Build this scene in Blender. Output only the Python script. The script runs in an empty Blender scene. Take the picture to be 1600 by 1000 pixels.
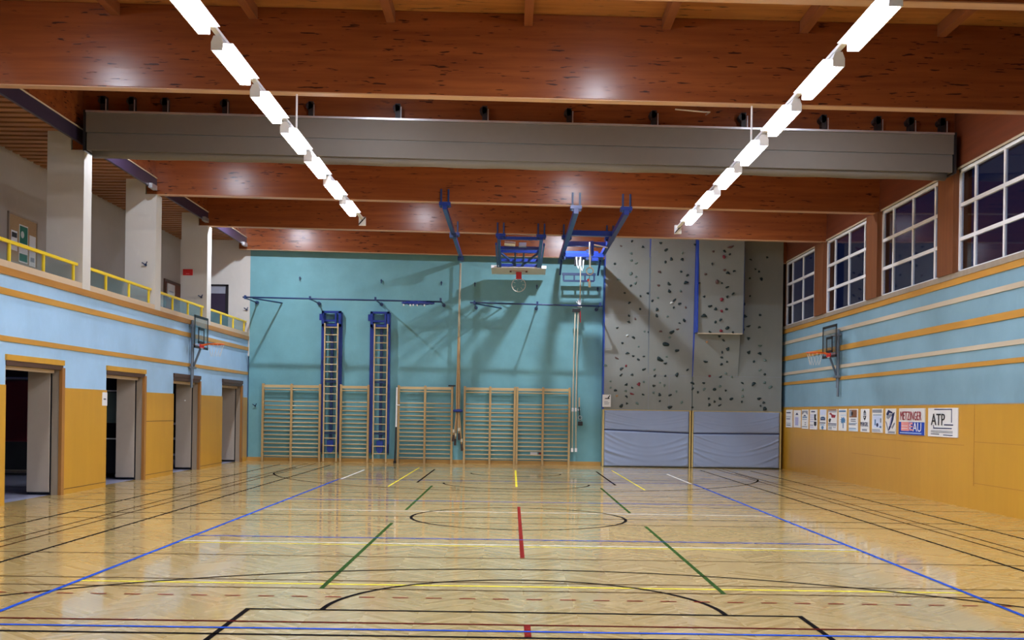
import bpy, bmesh, math, random
from mathutils import Vector, Matrix
random.seed(7)
scene = bpy.context.scene
COL = scene.collection
PI = math.pi
FALL = 0.012                      # the flat roof drains towards the window side

# ------------------------------------------------------------------ helpers
class MB:
    """collects boxes, bars, tubes and prisms (world coordinates); build() links them as one mesh object"""
    def __init__(s, fall=False):
        s.v = []; s.f = []; s.m = []; s.fall = fall; s.cur = 0
    def add(s, vs, fs):
        n = len(s.v); s.v += [tuple(p) for p in vs]
        for f in fs: s.f.append([n + i for i in f]); s.m.append(s.cur)
        return s
    def box(s, x0, x1, y0, y1, z0, z1):
        return s.add([(x0,y0,z0),(x1,y0,z0),(x1,y1,z0),(x0,y1,z0),(x0,y0,z1),(x1,y0,z1),(x1,y1,z1),(x0,y1,z1)],
                     [(3,2,1,0),(4,5,6,7),(0,1,5,4),(1,2,6,5),(2,3,7,6),(3,0,4,7)])
    def bar(s, a, b, w, h=None, up=(0,0,1)):
        a = Vector(a); b = Vector(b); h = h or w; d = (b-a).normalized(); u = Vector(up)
        if abs(d.dot(u)) > .98: u = Vector((0,1,0))
        x = d.cross(u).normalized(); y = x.cross(d).normalized()
        q = [x*(i*w/2) + y*(j*h/2) for i, j in ((-1,-1),(1,-1),(1,1),(-1,1))]
        return s.add([a+p for p in q] + [b+p for p in q], [(3,2,1,0),(4,5,6,7),(0,1,5,4),(1,2,6,5),(2,3,7,6),(3,0,4,7)])
    def tube(s, pts, r, n=8, closed=False):
        pts = [Vector(p) for p in pts]; R = r if isinstance(r, (list, tuple)) else [r]*len(pts); vs = []; N = len(pts); prev = None
        for i, p in enumerate(pts):
            if closed: d = pts[(i+1) % N] - pts[i-1]
            else: d = pts[min(i+1, N-1)] - pts[max(i-1, 0)]
            d.normalize()
            u = prev if prev is not None else (Vector((0,0,1)) if abs(d.z) < .9 else Vector((0,1,0)))
            x = d.cross(u)
            if x.length < 1e-4: x = d.cross(Vector((1,0,0)))
            x.normalize(); y = x.cross(d).normalized(); prev = y
            for k in range(n):
                t = 2*PI*k/n; vs.append(p + x*(R[i]*math.cos(t)) + y*(R[i]*math.sin(t)))
        fs = []
        for i in range(N if closed else N-1):
            j = (i+1) % N
            for k in range(n):
                l = (k+1) % n; fs.append((i*n+k, i*n+l, j*n+l, j*n+k))
        if not closed: fs += [tuple(range(n))[::-1], tuple((N-1)*n+k for k in range(n))]
        return s.add(vs, fs)
    def prism(s, poly, axis, a, b):
        """poly: 2-D outline in the two axes other than `axis`, extruded from a to b"""
        def P(p, t): return {'x': (t,p[0],p[1]), 'y': (p[0],t,p[1]), 'z': (p[0],p[1],t)}[axis]
        n = len(poly)
        return s.add([P(p,a) for p in poly] + [P(p,b) for p in poly],
              [tuple(range(n)), tuple(range(n, 2*n))[::-1]] + [(i, n+i, n+(i+1) % n, (i+1) % n) for i in range(n)])
    def build(s, name, mat, parent=None, bevel=0, smooth=False, kind=None, origin=None):
        vs = [Vector(p) for p in s.v]
        if s.fall:
            for p in vs: p.z -= FALL*p.x
        lo = Vector([min(p[i] for p in vs) for i in range(3)]); hi = Vector([max(p[i] for p in vs) for i in range(3)])
        o = Vector(origin) if origin else Vector(((lo.x+hi.x)/2, (lo.y+hi.y)/2, lo.z))
        me = bpy.data.meshes.new(name)
        me.from_pydata([p-o for p in vs], [], s.f)
        for m in (mat if isinstance(mat, (list, tuple)) else [mat]): me.materials.append(m)
        for p, i in zip(me.polygons, s.m): p.material_index = i
        bm = bmesh.new(); bm.from_mesh(me); bmesh.ops.recalc_face_normals(bm, faces=bm.faces); bm.to_mesh(me); bm.free()
        if smooth: me.polygons.foreach_set('use_smooth', [True]*len(me.polygons))
        ob = bpy.data.objects.new(name, me); COL.objects.link(ob)
        if parent: ob.parent = parent; ob.location = o - wloc(parent)
        else: ob.location = o
        if bevel:
            b = ob.modifiers.new('edge', 'BEVEL'); b.width = bevel; b.segments = 2; b.limit_method = 'ANGLE'
        if kind: ob['kind'] = kind
        return ob

def wloc(o):
    p = Vector((0,0,0))
    while o: p += Vector(o.location); o = o.parent
    return p
def B(*a, fall=False): return MB(fall).box(*a)
def tag(o, label, cat, group=None, kind=None):
    o['label'] = label; o['category'] = cat
    if group: o['group'] = group
    if kind: o['kind'] = kind
    return o
def thing(name, label, cat, loc, group=None):
    o = bpy.data.objects.new(name, None); COL.objects.link(o); o.location = loc; o.empty_display_size = .2
    return tag(o, label, cat, group)
def struct(o, label, cat): return tag(o, label, cat, None, 'structure')
def dup(root, loc, label=None, group=None):
    def cp(o, par):
        c = o.copy(); COL.objects.link(c)
        if par: c.parent = par
        for ch in list(o.children): cp(ch, c)
        return c
    r = cp(root, None); r.location = loc
    if label: r['label'] = label
    if group: r['group'] = group
    return r

# ------------------------------------------------------------------ materials
class NT:
    def __init__(s, name):
        s.mat = bpy.data.materials.new(name); s.mat.use_nodes = True; s.t = s.mat.node_tree; s.t.nodes.clear()
        s.out = s.n('ShaderNodeOutputMaterial')
    def n(s, t, **kw):
        x = s.t.nodes.new(t)
        for k, v in kw.items():
            if hasattr(x, k) and k not in x.inputs: setattr(x, k, v)
            else: s.set(x, k, v)
        return x
    def set(s, x, k, v):
        i = x.inputs[k]
        if isinstance(v, bpy.types.NodeSocket): s.t.links.new(v, i)
        else: i.default_value = v
    def math(s, op, a, b=None, c=None):
        x = s.t.nodes.new('ShaderNodeMath'); x.operation = op
        for i, v in enumerate((a, b, c)):
            if v is None: continue
            if isinstance(v, bpy.types.NodeSocket): s.t.links.new(v, x.inputs[i])
            else: x.inputs[i].default_value = v
        return x.outputs[0]
    def mix(s, f, a, b, mode='MIX'):
        x = s.t.nodes.new('ShaderNodeMix'); x.data_type = 'RGBA'; x.blend_type = mode
        for i, v in ((0, f), (6, a), (7, b)):
            if isinstance(v, bpy.types.NodeSocket): s.t.links.new(v, x.inputs[i])
            else: x.inputs[i].default_value = (*v, 1) if isinstance(v, tuple) and len(v) == 3 else v
        return x.outputs[2]
    def noise(s, vec, scale, detail=3, stretch=None, rough=.5):
        if stretch:
            m = s.n('ShaderNodeMapping'); s.t.links.new(vec, m.inputs[0]); m.inputs['Scale'].default_value = stretch; vec = m.outputs[0]
        x = s.n('ShaderNodeTexNoise'); s.t.links.new(vec, x.inputs['Vector'])
        x.inputs['Scale'].default_value = scale; x.inputs['Detail'].default_value = detail; x.inputs['Roughness'].default_value = rough
        return x.outputs['Fac']
    def ramp(s, f, lo, hi):
        x = s.n('ShaderNodeMapRange'); s.t.links.new(f, x.inputs[0]); x.inputs[1].default_value = lo; x.inputs[2].default_value = hi
        return x.outputs[0]
    def pos(s): return s.n('ShaderNodeNewGeometry').outputs['Position']
    def obj(s): return s.n('ShaderNodeTexCoord').outputs['Object']
    def bsdf(s, color, rough=.5, spec=.5, metal=0, bump=None, bumps=.2, dist=.01, **kw):
        p = s.n('ShaderNodeBsdfPrincipled')
        s.set(p, 'Base Color', (*color, 1) if isinstance(color, tuple) else color)
        s.set(p, 'Roughness', rough); s.set(p, 'Specular IOR Level', spec); s.set(p, 'Metallic', metal)
        for k, v in kw.items(): s.set(p, k.replace('_', ' '), v)
        if bump is not None:
            b = s.n('ShaderNodeBump'); s.set(b, 'Height', bump); s.set(b, 'Strength', bumps); s.set(b, 'Distance', dist)
            s.t.links.new(b.outputs[0], p.inputs['Normal'])
        s.t.links.new(p.outputs[0], s.out.inputs[0]); return s.mat

def plain(name, c, rough=.5, spec=.5, metal=0, var=.12, scale=6):
    t = NT(name); f = t.noise(t.obj(), scale, 3)
    return t.bsdf(t.mix(f, tuple(x*(1-var) for x in c), tuple(min(1, x*(1+var)) for x in c)), rough, spec, metal)

def wood(name, c, dark, stretch, rough=.4, spec=.5, dash=None, dash_c=(.03,.012,.008), world=True):
    t = NT(name); p = t.pos() if world else t.obj()
    g = t.noise(p, 1, 5, stretch, .6); big = t.noise(p, .35, 2)
    col = t.mix(t.ramp(g, .3, .7), dark, c)
    col = t.mix(t.math('MULTIPLY', t.ramp(big, .35, .7), .35), col, tuple(x*.7 for x in c))
    if dash:
        d = t.noise(p, 1, 2, dash, .5)
        e = t.noise(p, 1.2, 2)
        k = t.math('MULTIPLY', t.ramp(d, .635, .67), t.ramp(e, .42, .52))
        col = t.mix(t.math('MULTIPLY', k, .9), col, dash_c)
    return t.bsdf(col, rough, spec, bump=t.math('ADD', g, t.math('MULTIPLY', k, -1.5)) if dash else g, bumps=.18 if dash else .05)

def plaster(name, c, var=.1, rough=.75, spec=.3):
    t = NT(name); p = t.pos()
    a = t.noise(p, .7, 5, None, .6); b = t.noise(p, 6, 5, (1,1,.45), .65)
    col = t.mix(t.ramp(a, .3, .7), tuple(x*(1-var) for x in c), tuple(min(1, x*(1+var)) for x in c))
    col = t.mix(t.math('MULTIPLY', t.ramp(b, .55, .75), .22), col, tuple(min(1, x*1.25) for x in c))
    return t.bsdf(col, rough, spec, bump=t.noise(p, 40, 3), bumps=.1)

def parquet():
    """herringbone strip parquet under a thick clear varnish"""
    t = NT('parquet'); p = t.pos(); s = t.n('ShaderNodeSeparateXYZ'); t.t.links.new(p, s.inputs[0]); x, y = s.outputs[0], s.outputs[1]
    P = .46
    c = t.math('FLOOR', t.math('DIVIDE', x, P))
    z = t.math('ABSOLUTE', t.math('SUBTRACT', t.math('MULTIPLY', t.math('FRACT', t.math('DIVIDE', x, 2*P)), 2), 1))
    v = t.math('DIVIDE', t.math('ADD', y, t.math('MULTIPLY', z, P*.9)), .085)
    r = t.math('FLOOR', v)
    k = t.n('ShaderNodeCombineXYZ'); t.set(k, 0, c); t.set(k, 1, r)
    w = t.n('ShaderNodeTexWhiteNoise'); t.t.links.new(k.outputs[0], w.inputs['Vector']); w = w.outputs['Value']
    fr = t.math('FRACT', v)
    gap = t.math('LESS_THAN', fr, .05)
    k2 = t.n('ShaderNodeCombineXYZ'); t.set(k2, 0, t.math('MULTIPLY', v, 4)); t.set(k2, 1, t.math('ADD', x, t.math('MULTIPLY', w, 40)))
    g = t.noise(k2.outputs[0], 2.5, 3)
    col = t.mix(w, (.64,.44,.155), (.75,.54,.22))
    col = t.mix(t.math('MULTIPLY', g, .38), col, (.36,.21,.06))
    col = t.mix(t.math('MULTIPLY', gap, .45), col, (.22,.12,.04))
    wear = t.noise(p, .5, 4)
    rough = t.math('ADD', t.math('MULTIPLY', wear, .10), t.math('MULTIPLY', w, .05)); rough = t.math('ADD', rough, .20)
    return t.bsdf(col, rough, .12, bump=t.math('ADD', t.math('MULTIPLY', w, .5), g), bumps=.04, dist=.004, Coat_Weight=.8, Coat_Roughness=.06, Coat_IOR=1.42)

M = {}
M['floor'] = parquet()
M['beam'] = wood('glulam', (.29,.082,.022), (.19,.048,.015), (.5,6,9), .27, .28, dash=(3.4,4,26))
M['underglow'] = wood('pale beam lamella', (.62,.36,.19), (.50,.27,.13), (.5,8,8), .4, .4)  # pale tone stands for the beam underside lit by the lamps
M['deck'] = wood('roof boards', (.50,.22,.06), (.26,.085,.022), (.5,8,8), .45, .4, dash=(3,16,16))
M['purlin'] = wood('purlin timber', (.30,.10,.035), (.2,.06,.02), (9,.6,9), .5, .4)
M['fascia'] = wood('fascia timber', (.20,.052,.02), (.13,.032,.013), (9,.5,9), .45, .45)
M['slat'] = wood('slat timber', (.46,.21,.085), (.32,.13,.05), (.6,14,14), .55, .3)
M['post'] = wood('post timber', (.25,.088,.028), (.17,.055,.02), (9,9,.6), .45, .4)
M['orange'] = wood('varnished plywood', (.66,.345,.032), (.60,.305,.026), (3,3,.5), .28, .5)
M['strip'] = wood('varnished batten', (.66,.34,.06), (.50,.24,.035), (6,.6,6), .35, .4)
M['stripend'] = wood('skirting timber', (.60,.36,.11), (.45,.25,.06), (.6,6,6), .35, .4)
M['pale'] = wood('pale batten', (.66,.56,.42), (.55,.46,.33), (6,.6,6), .4, .4)
M['casing'] = wood('door casing timber', (.44,.20,.05), (.34,.14,.035), (7,7,.7), .4, .4)
M['ash'] = wood('ash rungs', (.66,.50,.26), (.52,.37,.17), (.8,9,9), .35, .5)
M['ashpost'] = wood('ash posts', (.55,.37,.16), (.42,.27,.11), (9,9,.8), .38, .5)
M['frame'] = wood('door frame timber', (.40,.33,.255), (.33,.265,.20), (7,7,.7), .4, .4)
M['darkframe'] = plain('dark brown frame', (.085,.04,.025), .45)
M['leaf'] = plain('beige door leaf', (.47,.40,.33), .5, .4, var=.05)
M['blue'] = plaster('sky blue plaster', (.36,.575,.82), .08)
M['rblue'] = plaster('light blue plaster', (.215,.365,.455), .1)
M['teal'] = plaster('teal blue plaster', (.165,.385,.435), .14, .6)
M['white'] = plaster('white plaster', (.60,.575,.53), .04)
M['galwall'] = plaster('gallery plaster', (.44,.39,.335), .05)
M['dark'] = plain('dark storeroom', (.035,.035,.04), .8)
M['lino'] = plain('grey lilac floor covering', (.34,.35,.47), .35)
M['steelblue'] = plain('blue enamelled steel', (.010,.035,.24), .32, .6)
M['navy'] = plain('dark blue steel', (.012,.035,.12), .4, .5)
M['brightblue'] = plain('bright blue board', (.010,.055,.42), .4)
M['steel'] = plain('galvanised steel', (.55,.56,.58), .35, .5, .8)
M['pipe'] = plain('grey painted steel', (.16,.20,.25), .4, .5, .3)
M['black'] = plain('black lacquer', (.012,.012,.014), .4)
M['curtain'] = plain('grey beige curtain cloth', (.155,.135,.112), .6, .4, var=.05)
M['curtaindark'] = plain('curtain case seam', (.17,.16,.14), .6)
M['tray'] = plain('dark cable duct', (.03,.02,.045), .4)
M['whitemetal'] = plain('white enamel', (.90,.90,.91), .35, .5, var=.03)
M['yellow'] = plain('yellow enamel', (.86,.63,.02), .35, .5, var=.05)
M['ledge'] = plain('beige ledge', (.62,.47,.32), .5, var=.06)
M['ledgeorange'] = wood('ledge board', (.52,.24,.045), (.38,.16,.03), (6,.6,6), .4, .4)
M['cork'] = plain('cork', (.42,.28,.15), .9, .2, var=.2, scale=40)
M['paper'] = plain('white paper', (.80,.80,.80), .6, var=.02)
M['greenprint'] = plain('green print', (.01,.16,.10), .5)
M['red'] = plain('red print', (.62,.02,.02), .45)
M['darkred'] = plain('dark red cloth', (.24,.02,.03), .7)
M['climb'] = plaster('grey climbing board', (.25,.265,.25), .06, .65, .3)
M['holdk'] = plain('dark hold resin', (.012,.03,.032), .55, .4)
M['holdg'] = plain('grey green hold resin', (.13,.19,.17), .6, .4)
M['holdr'] = plain('dark red hold resin', (.22,.025,.04), .55, .4)
M['holdb'] = plain('brown hold resin', (.13,.075,.07), .55, .4)
M['holdt'] = plain('tan hold resin', (.5,.3,.16), .6, .4)
M['holdw'] = plain('pale hold resin', (.62,.66,.62), .6, .4)
M['mat'] = plain('grey blue mat cover', (.28,.345,.50), .42, .5, var=.05, scale=2)
M['matedge'] = plain('yellow mat edge', (.62,.46,.17), .5)
M['orangerim'] = plain('orange rim steel', (.80,.16,.02), .4)
M['net'] = plain('pale cord', (.75,.72,.66), .8)
M['rope'] = plain('hemp rope', (.52,.34,.17), .9, .1, var=.25, scale=40)
M['ropepale'] = plain('pale rope', (.62,.56,.42), .9, .1, var=.15, scale=40)
M['leather'] = plain('dark leather', (.05,.03,.025), .6)
M['board'] = plain('white backboard', (.72,.70,.64), .45, var=.03)
M['printblack'] = plain('black print', (.012,.012,.018), .5)
M['printnavy'] = plain('navy print', (.01,.02,.10), .5)
M['printgrey'] = plain('grey print', (.28,.30,.36), .5)
M['printlilac'] = plain('lilac print', (.46,.46,.72), .5)
M['printblue'] = plain('blue print', (.01,.06,.46), .5)
M['printmid'] = plain('mid blue print', (.08,.22,.42), .5)
M['printsky'] = plain('sky blue print', (.50,.68,.86), .5)
M['printpink'] = plain('salmon print', (.85,.32,.30), .5)
M['printpaleblue'] = plain('pale blue print', (.62,.70,.92), .5)
M['printwine'] = plain('wine print', (.34,.02,.04), .5)
M['printbrown'] = plain('brown print', (.24,.10,.045), .5)
M['lk'] = plain('black line paint', (.012,.010,.010), .6, .0)
M['lbrown'] = plain('brown line paint', (.055,.026,.010), .6, .0)
M['lred'] = plain('red line paint', (.20,.022,.018), .6, .0)
M['ldarkred'] = plain('dark red line paint', (.10,.012,.010), .6, .0)
M['lblue'] = plain('blue line paint', (.03,.09,.50), .6, .0)
M['lyellow'] = plain('yellow line paint', (.80,.68,.06), .6, .0)
M['lwhite'] = plain('white line paint', (.80,.79,.74), .6, .0)
M['lgreen'] = plain('green line paint', (.035,.075,.02), .6, .0)
def glassy(name, tint, refl, rough=.02):
    t = NT(name); tr = t.n('ShaderNodeBsdfTransparent', Color=(*tint, 1)); gl = t.n('ShaderNodeBsdfGlossy', Roughness=rough)
    gl.inputs['Color'].default_value = (1,1,1,1)
    fr = t.n('ShaderNodeLayerWeight'); fr.inputs[0].default_value = .5; m = t.n('ShaderNodeMixShader')
    t.t.links.new(t.math('MULTIPLY', t.math('ADD', t.math('POWER', fr.outputs['Facing'], 4.0), .03), refl), m.inputs[0]); t.t.links.new(tr.outputs[0], m.inputs[1]); t.t.links.new(gl.outputs[0], m.inputs[2])
    t.t.links.new(m.outputs[0], t.out.inputs[0]); return t.mat
M['glass'] = glassy('window glass', (.75,.80,.88), .6)
M['perspex'] = glassy('smoky perspex', (.84,.81,.78), 1.0, .1)
M['clear'] = glassy('clear acrylic', (.86,.88,.9), .8, .05)
def lampmat(name, power):
    t = NT(name); e = t.n('ShaderNodeEmission'); e.inputs[0].default_value = (.80,.87,1.0,1); e.inputs[1].default_value = power
    t.t.links.new(e.outputs[0], t.out.inputs[0]); return t.mat
LAMP = 64.0
FLOOD = 1900.0
M['lamp'] = lampmat('lit diffuser', LAMP)
M['flood'] = lampmat('lit flood glass', FLOOD); M['dimflood'] = lampmat('lit dimmed flood glass', FLOOD*.45)  # floods before the last bay are dimmed for softer light on the end wall
EXPO = 1.0
# ------------------------------------------------------------------ the hall shell
XL, XR, YB, YN = -9.0, 8.87, 17.6, -18.3
BEAMS = [-17.7, -13.35, -9.0, -4.65, -.30, 4.05, 8.40, 12.75, 17.12]
DOORS = [(.90,3.22),(5.45,7.83),(9.97,12.27),(14.56,16.90)]
ZB = 6.9                                           # underside of the beams at the centre line

fl = struct(B(-9.2, 9.1, YN, 17.7, -.2, 0).build('floor', M['floor']), 'glossy honey herringbone parquet sports floor with coloured court lines', 'floor')
# court lines: paint on the floor, one part per colour
LZ = .0012
def strip(mb, x0, y0, x1, y1, w=.05, z=LZ):
    a = Vector((x0,y0,0)); b = Vector((x1,y1,0)); d = (b-a).normalized(); n = Vector((-d.y, d.x, 0))*(w/2)
    mb.add([(p.x,p.y,z) for p in (a-n, b-n, b+n, a+n)], [(0,1,2,3)])
def arc(mb, cx, cy, r, a0, a1, w=.05, z=LZ, n=64):
    vs = []; fs = []
    for i in range(n+1):
        t = math.radians(a0+(a1-a0)*i/n)
        for q in (r-w/2, r+w/2): vs.append((cx+q*math.cos(t), cy+q*math.sin(t), z))
    for i in range(n): fs.append((2*i, 2*i+1, 2*i+3, 2*i+2))
    mb.add(vs, fs)
L = {}
def ln(key, z):
    L[key] = (MB(), z); return L[key][0]
k = ln('lbrown', .0010)
for y in (-4.83, -6.62, -7.10, -.9, 2.3, 3.7, 4.85, 6.6, 9.3, 10.2): strip(k, -8.8, y, 8.7, y, .04, .0010)
for x in (-6.7, 6.7, -6.45, 6.45): strip(k, x, YN+.2, x, 16.4, .04, .0010)
k = ln('lyellow', .0014)
for y in (-6.84, -3.72): strip(k, -4.45, y, 4.45, y, .055 if y < -5 else .04, .0014)
for x in (-2.96, 2.96): strip(k, x, 6.7, x, 14.8, .04, .0014)
strip(k, 0, 7.15, 0, 14.05, .05, .0014)
k = ln('lwhite', .0018)
for y in (.92, -3.57): strip(k, -4.45, y, 4.45, y, .045, .0018)
for x in (-4.43, 4.43): strip(k, x, 9.0, x, 13.25, .06, .0018)
strip(k, .1, 13.25, 4.43, 13.25, .04, .0018)
k = ln('lgreen', .0022)
for x in (-1.98, 1.98):
    for a, b in ((-7.12, -1.05), (1.09, 7.15)): strip(k, x, a, x, b, .05, .0022)
k = ln('lk', .0026)
for s in (-1, 1):
    strip(k, -2.45, 8.2*s, 2.45, 8.2*s, .05, .0026)
    for x in (-2.425, 2.425): strip(k, x, 8.225*s, x, 14*s, .05, .0026)
    arc(k, 0, 8.2*s, 1.775, 0 if s < 0 else 180, 180 if s < 0 else 360, .05, .0026)
    a = math.degrees(math.acos(6.6/6.725))
    if s < 0: arc(k, 0, -12.425, 6.725, a, 180-a, .05, .0026, 96)
    else: arc(k, 0, 12.425, 6.725, 180+a, 360-a, .05, .0026, 96)
    for x in (-6.6, 6.6): strip(k, x, (12.425-math.sqrt(6.725**2-6.6**2))*s, x, 14*s, .05, .0026)
    arc(k, 0, 12.425*s, 1.275, 180 if s > 0 else 0, 360 if s > 0 else 180, .05, .0026)
arc(k, 0, 0, 1.775, 0, 360, .05, .0026, 96)
strip(k, -7.4, 0, 7.4, 0, .04, .0026)
for x in (-7.42, 7.42, -5.83, 5.83): strip(k, x, -16.5, x, 15.6, .045, .0026)
strip(k, -8.8, -9.23, 8.7, -9.23, .05, .0026)
k = ln('ldarkred', .0030)
strip(k, -8.8, -8.74, 8.7, -8.74, .045, .0030)
k = ln('lred', .0034)
for i in range(-27, 27): strip(k, i*.315+.03, -7.56, i*.315+.18, -7.56, .035, .0034)
strip(k, .02, -4.78, .02, 2.0, .055, .0034); strip(k, .02, -9.2, .02, -8.72, .055, .0034)
k = ln('lblue', .0038)
for x in (-4.475, 4.475): strip(k, x, -9.0, x, 9.0, .05, .0038)
for y in (-9, -3, 3, 9): strip(k, -4.475, y, 4.475, y, .05, .0038)
NMS = {'lbrown': 'brown_court_lines', 'lyellow': 'yellow_court_lines', 'lwhite': 'white_court_lines', 'lgreen': 'green_court_lines', 'lk': 'black_court_lines',
       'ldarkred': 'dark_red_court_line', 'lred': 'red_court_lines', 'lblue': 'blue_court_lines'}
for key, (mb, z) in L.items():
    o = mb.build(NMS[key], M[key], fl, kind='structure', origin=(0,0,0)); o['label'] = NMS[key].replace('_', ' ') + ' painted on the parquet'

# left wall: piers between the doorways, a band above them
w = MB(); e = [YN] + [t for d in DOORS for t in d] + [YB+.2]
for i in range(0, len(e), 2): w.box(XL-.22, XL, e[i], e[i+1], 0, 2.64)
w.box(XL-.22, XL, YN, YB+.2, 2.64, 4.03)
wl = struct(w.build('wall_left', M['blue']), 'sky blue plastered side wall with four doorways under the gallery', 'wall')
for i in range(0, len(e), 2):
    y0, y1 = e[i], e[i+1]
    m = MB().box(XL-.01, XL+.025, y0 + (.03 if i else 0), min(y1-.02, 17.55), .0, 2.11)
    o = m.build('wainscot', M['orange'], wl, kind='structure')
    j = MB()
    if i == 2: j.box(XL+.024, XL+.028, y0+.03, y1-.02, .10, .112)
    if i == 4: j.box(XL+.024, XL+.028, y0+.03, y1-.02, 1.40, 1.412); j.box(XL+.024, XL+.028, y0+.03, y1-.02, .10, .112)
    if i == 6: j.box(XL+.024, XL+.028, y0+.03, y1-.02, .08, .092)
    if j.v: j.build('panel_joint', M['darkframe'], o, kind='structure')
struct(B(XL-.005, XL+.03, YN, 17.58, 2.87, 2.965).build('trim_1', M['strip']), 'lower orange timber batten along the sky blue wall above the doors', 'wall batten')
struct(B(XL-.005, XL+.03, YN, 17.58, 3.68, 3.795).build('trim_2', M['strip']), 'upper orange timber batten along the sky blue wall below the gallery', 'wall batten')
struct(B(XL-.2, XL+.045, YN, 17.58, 4.03, 4.155).build('trim_3', M['ledgeorange']), 'brown orange edge board along the foot of the gallery', 'wall batten')
struct(B(XL-.3, XL+.03, YN, 17.58, 4.155, 4.275).build('trim_4', M['ledge']), 'pale beige ledge carrying the yellow gallery railing', 'ledge')

# doorways with their opened leaves
DL = ['first doorway from the camera with a beige leaf swung into the dark store', 'second doorway from the camera beside the white wall notice', 'third doorway from the camera below the grey wall basket', 'fourth doorway from the camera next to the teal end wall']
for n, (y0, y1) in enumerate(DOORS):
    d = thing('door_%d' % (n+1), DL[n], 'doorway', (XL-.1, (y0+y1)/2, 0)); d['kind'] = 'structure'
    f = MB()
    f.box(XL-.17, XL-.03, y1-.06, y1-.002, 0, 2.46); f.box(XL-.24, XL-.02, y0+.002, y0+.05, 0, 2.46)
    f.build('door_frame', M['frame'], d)
    B(XL-.03, XL+.032, y1-.07, y1+.06, 0, 2.50).build('casing', M['casing'], d)
    B(XL-.24, XL+.018, y0+.002, y1-.002, 2.46, 2.545).build('lintel_board', M['darkframe'], d)
    B(XL-.24, XL+.04, y0-.02, y1+.02, 2.545, 2.648).build('header_board', M['orange'] if n < 2 else M['darkframe'], d)
    B(XL-.2, XL-.12, y0+.05, y1-.1, 2.39, 2.455).build('track_rail', M['ledge'], d)
    g = B(XL-.64, XL-.20, y1-.085, y1-.035, .055, 2.43).build('door_leaf', M['leaf'], d, bevel=.006)
    MB().box(XL-.20, XL-.17, y1-.07, y1-.01, .0, 2.43).build('door_edge', M['black'], d)
    B(XL-.62, XL-.18, y1-.088, y1-.034, .035, .055).build('door_seal', M['black'], g)
    if n == 2: MB().tube([(XL-.38, y1-.10, 1.95), (XL-.38, y1-.08, 1.95)], .022).build('spy_hole', M['whitemetal'], g)
# equipment store behind the doorways
struct(B(-13.2, -9.2, YN, 17.7, -.2, 0).build('floor_store', M['lino']), 'grey lilac covering on the floor of the equipment store', 'floor')
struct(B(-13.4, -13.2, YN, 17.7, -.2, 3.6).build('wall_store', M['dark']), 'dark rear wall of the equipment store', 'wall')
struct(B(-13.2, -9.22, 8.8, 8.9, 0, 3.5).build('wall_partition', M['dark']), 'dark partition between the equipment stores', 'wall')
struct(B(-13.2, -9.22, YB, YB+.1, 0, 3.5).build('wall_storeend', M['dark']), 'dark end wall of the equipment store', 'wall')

# end wall: teal under the beams, white beyond the gallery edge
struct(B(XL+.05, 9.1, YB, YB+.25, 0, 9).build('wall_back', M['teal']), 'teal blue plastered end wall behind the wall bars', 'wall')
struct(B(-11.5, XL+.05, YB, YB+.25, 3.5, 9).build('wall_gallery_end', M['white']), 'white end wall of the gallery with a dark doorway', 'wall')
struct(B(XL+.03, 2.86, YB-.05, YB, 0, .13).build('baseboard_back', M['stripend']), 'honey coloured timber skirting along the teal end wall', 'skirting board')
struct(B(-14, 9.2, YN-.25, YN, 0, 9).build('wall_front', M['rblue']), 'light blue plastered wall behind the camera', 'wall')

# right wall
wr = struct(B(XR, XR+.28, YN, YB+.2, 0, 4.55).build('wall_right', M['rblue']), 'light blue plastered side wall below the row of windows', 'wall')
o = B(XR-.025, XR+.01, YN, 17.58, 0, 2.03).build('wainscot', M['orange'], wr, kind='structure')
j = MB(); q = XR-.029
for a in (q,):
    j.box(a, a+.006, 3.35, 10.2, 1.22, 1.23) ; j.box(a, a+.006, -3, 2.9, 1.30, 1.31); j.box(a, a+.006, 2.895, 2.91, .45, 2.03)
    j.box(a, a+.006, -3, 2.9, .50, .51); j.box(a, a+.006, 6.7, 10.2, .80, .808)
j.build('panel_joint', M['ledgeorange'], o, kind='structure')
B(XR-.03, XR+.01, YN, 17.58, 2.03, 2.05).build('wainscot_cap', M['frame'], wr, kind='structure')
TR = [('trim_5', 2.765, 2.855, 'strip', 'lowest orange batten along the wall under the windows'), ('trim_6', 3.09, 3.18, 'pale', 'lower pale batten along the wall under the windows'),
      ('trim_7', 3.57, 3.71, 'strip', 'broad orange batten behind the basket under the windows'), ('trim_8', 4.10, 4.20, 'pale', 'upper pale batten along the wall under the windows'),
      ('trim_9', 4.47, 4.60, 'strip', 'orange batten directly under the window sills')]
for nm, a, b, mk, lb in TR: struct(B(XR-.03, XR+.005, YN, 17.58, a, b).build(nm, M[mk]), lb, 'wall batten')
struct(B(XR-.05, XR+.28, YN, 17.58, 4.60, 4.71).build('trim_10', M['frame']), 'brown timber sill board under the four windows', 'window sill')
struct(B(XR-.01, XR+.28, YN, YB, 6.80, 8.6).build('wall_right_fascia', M['fascia']), 'dark red brown timber fascia above the windows', 'wall')
WIN = [(13.60,17.22),(9.08,12.76),(4.63,8.27),(.20,3.85)]
WLB = ['window at the far end beside the climbing wall', 'second window from the climbing wall', 'third window from the climbing wall', 'nearest window, cut by the picture edge, reflecting a lamp']
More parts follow.
